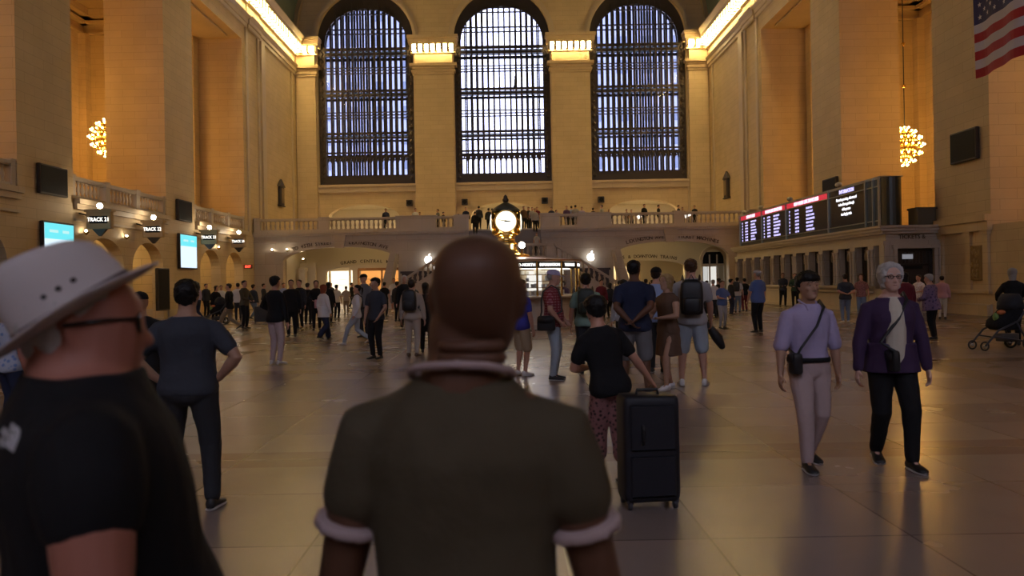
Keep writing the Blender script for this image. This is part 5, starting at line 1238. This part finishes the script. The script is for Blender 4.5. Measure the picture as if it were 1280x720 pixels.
P('stout person in a purple patterned coat and grey hood turned to the left', 1166, 424, 343, -130, sk='light', hair='thick', hc='grey', top='purpleprint', sleeve='long', bottom='black', bulk=1.35, belly=.03, coat=.44, lean=6, lf=(.03,.02,0), rf=(-.03,.02,0), lh=(.05,-.18,.60))
P('person with a pink top and white trousers behind the purple coat', 1178, 399, 345, 150, hair='short', hc='dark', top='pink', sleeve='long', bottom='cream')
r, a = P('long grey-haired person in black behind a pushchair at the right edge', 1267, 432, 336, 165, sk='light', hair='long', hc='grey', top='black', sleeve='long', bottom='black', fem=True, lh=(.12,-.20,.58), rh=(-.12,-.20,.58))
def stroller(x, y, rz, label):
    o = empty('pushchair', (x, y, 0), rz); tag(o, label, 'pushchair'); fm = IRON
    MB().tube([(-.62,0,.12),(-.35,0,.42),(.10,0,.62),(.38,0,1.02)], .022, 8).xf(Matrix.Translation((0,-.24,0))).build('side_frame', fm, o, True)
    MB().tube([(-.62,0,.12),(-.35,0,.42),(.10,0,.62),(.38,0,1.02)], .022, 8).xf(Matrix.Translation((0,.24,0))).build('side_frame', fm, o, True)
    MB().tube([(.38,-.24,1.02),(.44,-.2,1.06),(.44,.2,1.06),(.38,.24,1.02)], .024, 8).build('push_bar', fm, o, True)
    for s in (-1, 1): MB().tube([(.05,s*.24,.60),(.30,s*.26,.14)], .02, 8).build('rear_strut', fm, o, True); MB().tube([(-.45,s*.23,.30),(.28,s*.25,.18)], .018, 8).build('lower_rail', fm, o, True)
    for cx, cy, r in ((-.62,-.2,.10),(-.62,.2,.10),(.30,-.28,.15),(.30,.28,.15)):
        w = MB(); w.tube([(cx+r*.85*math.cos(t), cy, r+r*.85*math.sin(t)) for t in [2*math.pi*j/20 for j in range(21)]], r*.17, 8); w.build('wheel', mat('tyre',(.02,.02,.02),.7), o, True)
        h = MB().lathe([(r*.3,-.02),(r*.3,.02)], n=10).xf(Matrix.Translation((cx,cy,r)) @ Matrix.Rotation(R(90),4,'X')); h.build('hub', mat('hub_grey',(.3,.3,.3),.4), o)
    b = MB().rings([[(cx+hw*math.copysign(abs(math.cos(t))**.5,math.cos(t)), .23*math.copysign(abs(math.sin(t))**.5,math.sin(t)), z) for t in [2*math.pi*j/18 for j in range(18)]] for z, cx, hw in ((.42,-.05,.22),(.5,-.08,.30),(.62,-.05,.30),(.80,.08,.2),(1.0,.16,.10))]); b.build('seat', C('black'), o, True)
    b = MB().rings([[(.10+.26*math.cos(t)*q, .25*math.sin(t), .86+.34*q2*1.0) for t in [2*math.pi*j/18 for j in range(18)]] for q, q2 in ((1.0,0),(.95,.35),(.75,.7),(.35,.95))]); b.build('canopy', C('charcoal'), o, True)
    MB().rings([[(cx+.22*math.cos(t), .2*math.sin(t), z) for t in [2*math.pi*j/14 for j in range(14)]] for cx, z in ((.02,.18),(.02,.20),(.02,.34))]).build('basket', mat('basket_mesh',(.06,.055,.05),.8), o, True)
    MB().ball((-.22,-.16,.80), (.09,.07,.05), 10, 6).build('orange_toy', C('orange'), o, True); MB().ball((-.30,-.1,.70), (.06,.06,.09), 10, 6).build('green_toy', mat('toy_green',(.18,.3,.08),.6), o, True)
    return o
X, Y = at(1258, 437); stroller(X, Y, R(4), 'black pushchair with an orange toy at the right edge')
X, Y = at(274, 405); o = stroller(X, Y-.1, R(25), 'dark pushchair in the crowd at far left')

# --- people on the balcony and the stairs
def B(label, x, yh, Y, Z, face=180, dH=None, **kw):
    u = x-.018*(yh-360); v = yh+.018*(x-640); H = dH or min(1.85, max(1.45, CZ+(352-v)*Y/1000-Z)); kw = {**dict(hair='short', hc='dark', bottom='charcoal'), **kw}
    return person(label, (u-632)*Y/1000, Y, face, H, .03, Z, **kw)
g = 'people along the balcony rail'
BAL_P = [(482,258,59.6,'dark figure standing alone before the left balcony arch','navy',0,1.75),(519,257,59.6,'person in white leaning on the balcony left of the clock','white',20,1.72),(524.5,261,60.4,'short person beside the one in white on the balcony','maroon',0,1.5),
 (547,260,59.8,'person in grey and dark left of the clock on the balcony','grey',-60,1.65),(554,264,60,'person bending at the balcony left of the clock','black',60,1.45),(573,264,62,'person with only the head above the balcony rail left of the clock','brown',180,1.45),(582,257,59.7,'person in navy at the end of the balcony rail left of the stairs','navy',10,1.74),
 (665,258,59.8,'person in white right of the clock behind the rail','lgrey',0,1.65),(671,257,60,'person in maroon right of the clock behind the rail','maroon',0,1.7),(662,262,61,'short person nearest the clock behind the right rail','charcoal',0,1.5),
 (689,259,59.8,'person in navy suit at the right balcony rail','navy',10,1.65),(695,262,60.6,'person stooping beside the navy suit at the right rail','black',70,1.5),(708,257,59.7,'person in a dark top, first of four close together on the right balcony','purple',0,1.7),
 (714,256,60.3,'person in pale blue, second of four close together on the right balcony','skyblue',180,1.76),(719,256,59.6,'person in grey, third of four close together on the right balcony','lgrey',170,1.76),(727,260,59.8,'person in lavender, fourth of four close together on the right balcony','lavender',0,1.62),
 (741,261,60.5,'person in black left of the one walking on the right balcony','black',150,1.6),(752,256,60.2,'person in light grey striding along the right balcony','lgrey',-80,1.78),(761,262,61,'short figure in dark right of the striding one on the balcony','charcoal',0,1.5),
 (783,262,61,'figure in brown, left of a pair before the right balcony arch','brown',10,1.5),(789,261,61.7,'figure in tan, right of a pair before the right balcony arch','tan',-10,1.52),(805,255,59.8,'dark figure beside a glowing screen on the right balcony','black',30,1.75),
 (823,258,60,'figure in black bending to the right on the balcony','black',70,1.7),(848,258,60,'figure in navy with arms raised near the right end of the balcony','navy',60,1.65),(853,261,60.2,'figure in maroon near the right end of the balcony','maroon',0,1.5),(868,259,60,'figure in black farthest right on the balcony','black',-40,1.6)]
for x, yh, Y, lab, c, f, h in BAL_P: B(lab, x, yh, Y, 5.5, f, h, top=c, sleeve='long' if c in ('navy','black','charcoal') else 'short', group=None)
def stair_z(Y): return 5.5-2.5/16*min(16, max(0, math.ceil((BY-Y)/.25-1e-6)))
for x, Y, lab, c, f in ((594,57.7,'person in dark clothes on the stairs by the left wall','black',180),(599,58.6,'person in grey at the head of the stairs by the left wall','slate',180),(611,60.5,'left of the couple at the top of the stairs','charcoal',170),(615.5,60.8,'right of the couple at the top of the stairs','black',190),
   (655,59.5,'person in brown at the top of the stairs right of the clock','brown',20),(661,60.2,'person in tan at the top of the stairs right of the clock','charcoal',-30),(669,58.0,'person in a white top going down the stairs right of the clock','lgrey',10)):
    z = 5.5 if Y > BY else stair_z(Y)+.0; u = x+1.2; person(lab, (u-632)*Y/1000, Y, f, 1.72, .03, z, hair='short', hc='dark', top=c, bottom='black', sleeve='long')
person('person in a pale top sitting low on the stairs right of the clock', .037*55.1+.15, 55.1, 0, 1.5, .03, stair_z(55.1), hair='short', hc='brown', top='lgrey', bottom='black', fem=True)
person('tiny silhouette of a person on the walkway inside the middle window', (644+4.7-632)*.0727, 72.55, -90, 1.55, .03, 18.76, hair='short', top='black', bottom='black', sleeve='long', **WALK)
# ------------------------------------------------------------------ bake text and modifiers to plain meshes
bpy.context.view_layer.update()
dg = bpy.context.evaluated_depsgraph_get()
done = {}
jobs = []
for o in CONVERT:
    me = bpy.data.meshes.new_from_object(o.evaluated_get(dg)); jobs.append((o, me))
for o, me in jobs:
    n = bpy.data.objects.new(o.name+'_', me); COL.objects.link(n); n.parent = o.parent; n.location = o.location; n.rotation_euler = o.rotation_euler; n.scale = o.scale
    for k in o.keys(): n[k] = o[k]
    nm = o.name; bpy.data.objects.remove(o); n.name = nm
mods = [(o, bpy.data.meshes.new_from_object(o.evaluated_get(dg))) for o in bpy.data.objects if o.type == 'MESH' and o.modifiers]
for o, me in mods: o.modifiers.clear(); o.data = me
for o in list(bpy.data.objects):
    if o.type == 'MESH' and len(o.data.vertices) == 0: bpy.data.objects.remove(o)

# lay the printed logo onto the cloth
for n, rn in PROJECT:
    o = bpy.data.objects[n]; root = bpy.data.objects[rn]; sh_ = [c for c in root.children if c.name.startswith('shirt')][0]
    M = Matrix.LocRotScale(o.location, o.rotation_euler, o.scale); Mi = M.inverted(); N_ = (M.to_3x3() @ Vector((0,0,1))).normalized()
    for v in o.data.vertices:
        p = M @ v.co; h = v.co.z; base_ = p-N_*h
        ok, hit, _, _ = sh_.ray_cast(base_+N_*.12, -N_)
        if ok: v.co = Mi @ (hit+N_*(.001+max(h,0)))
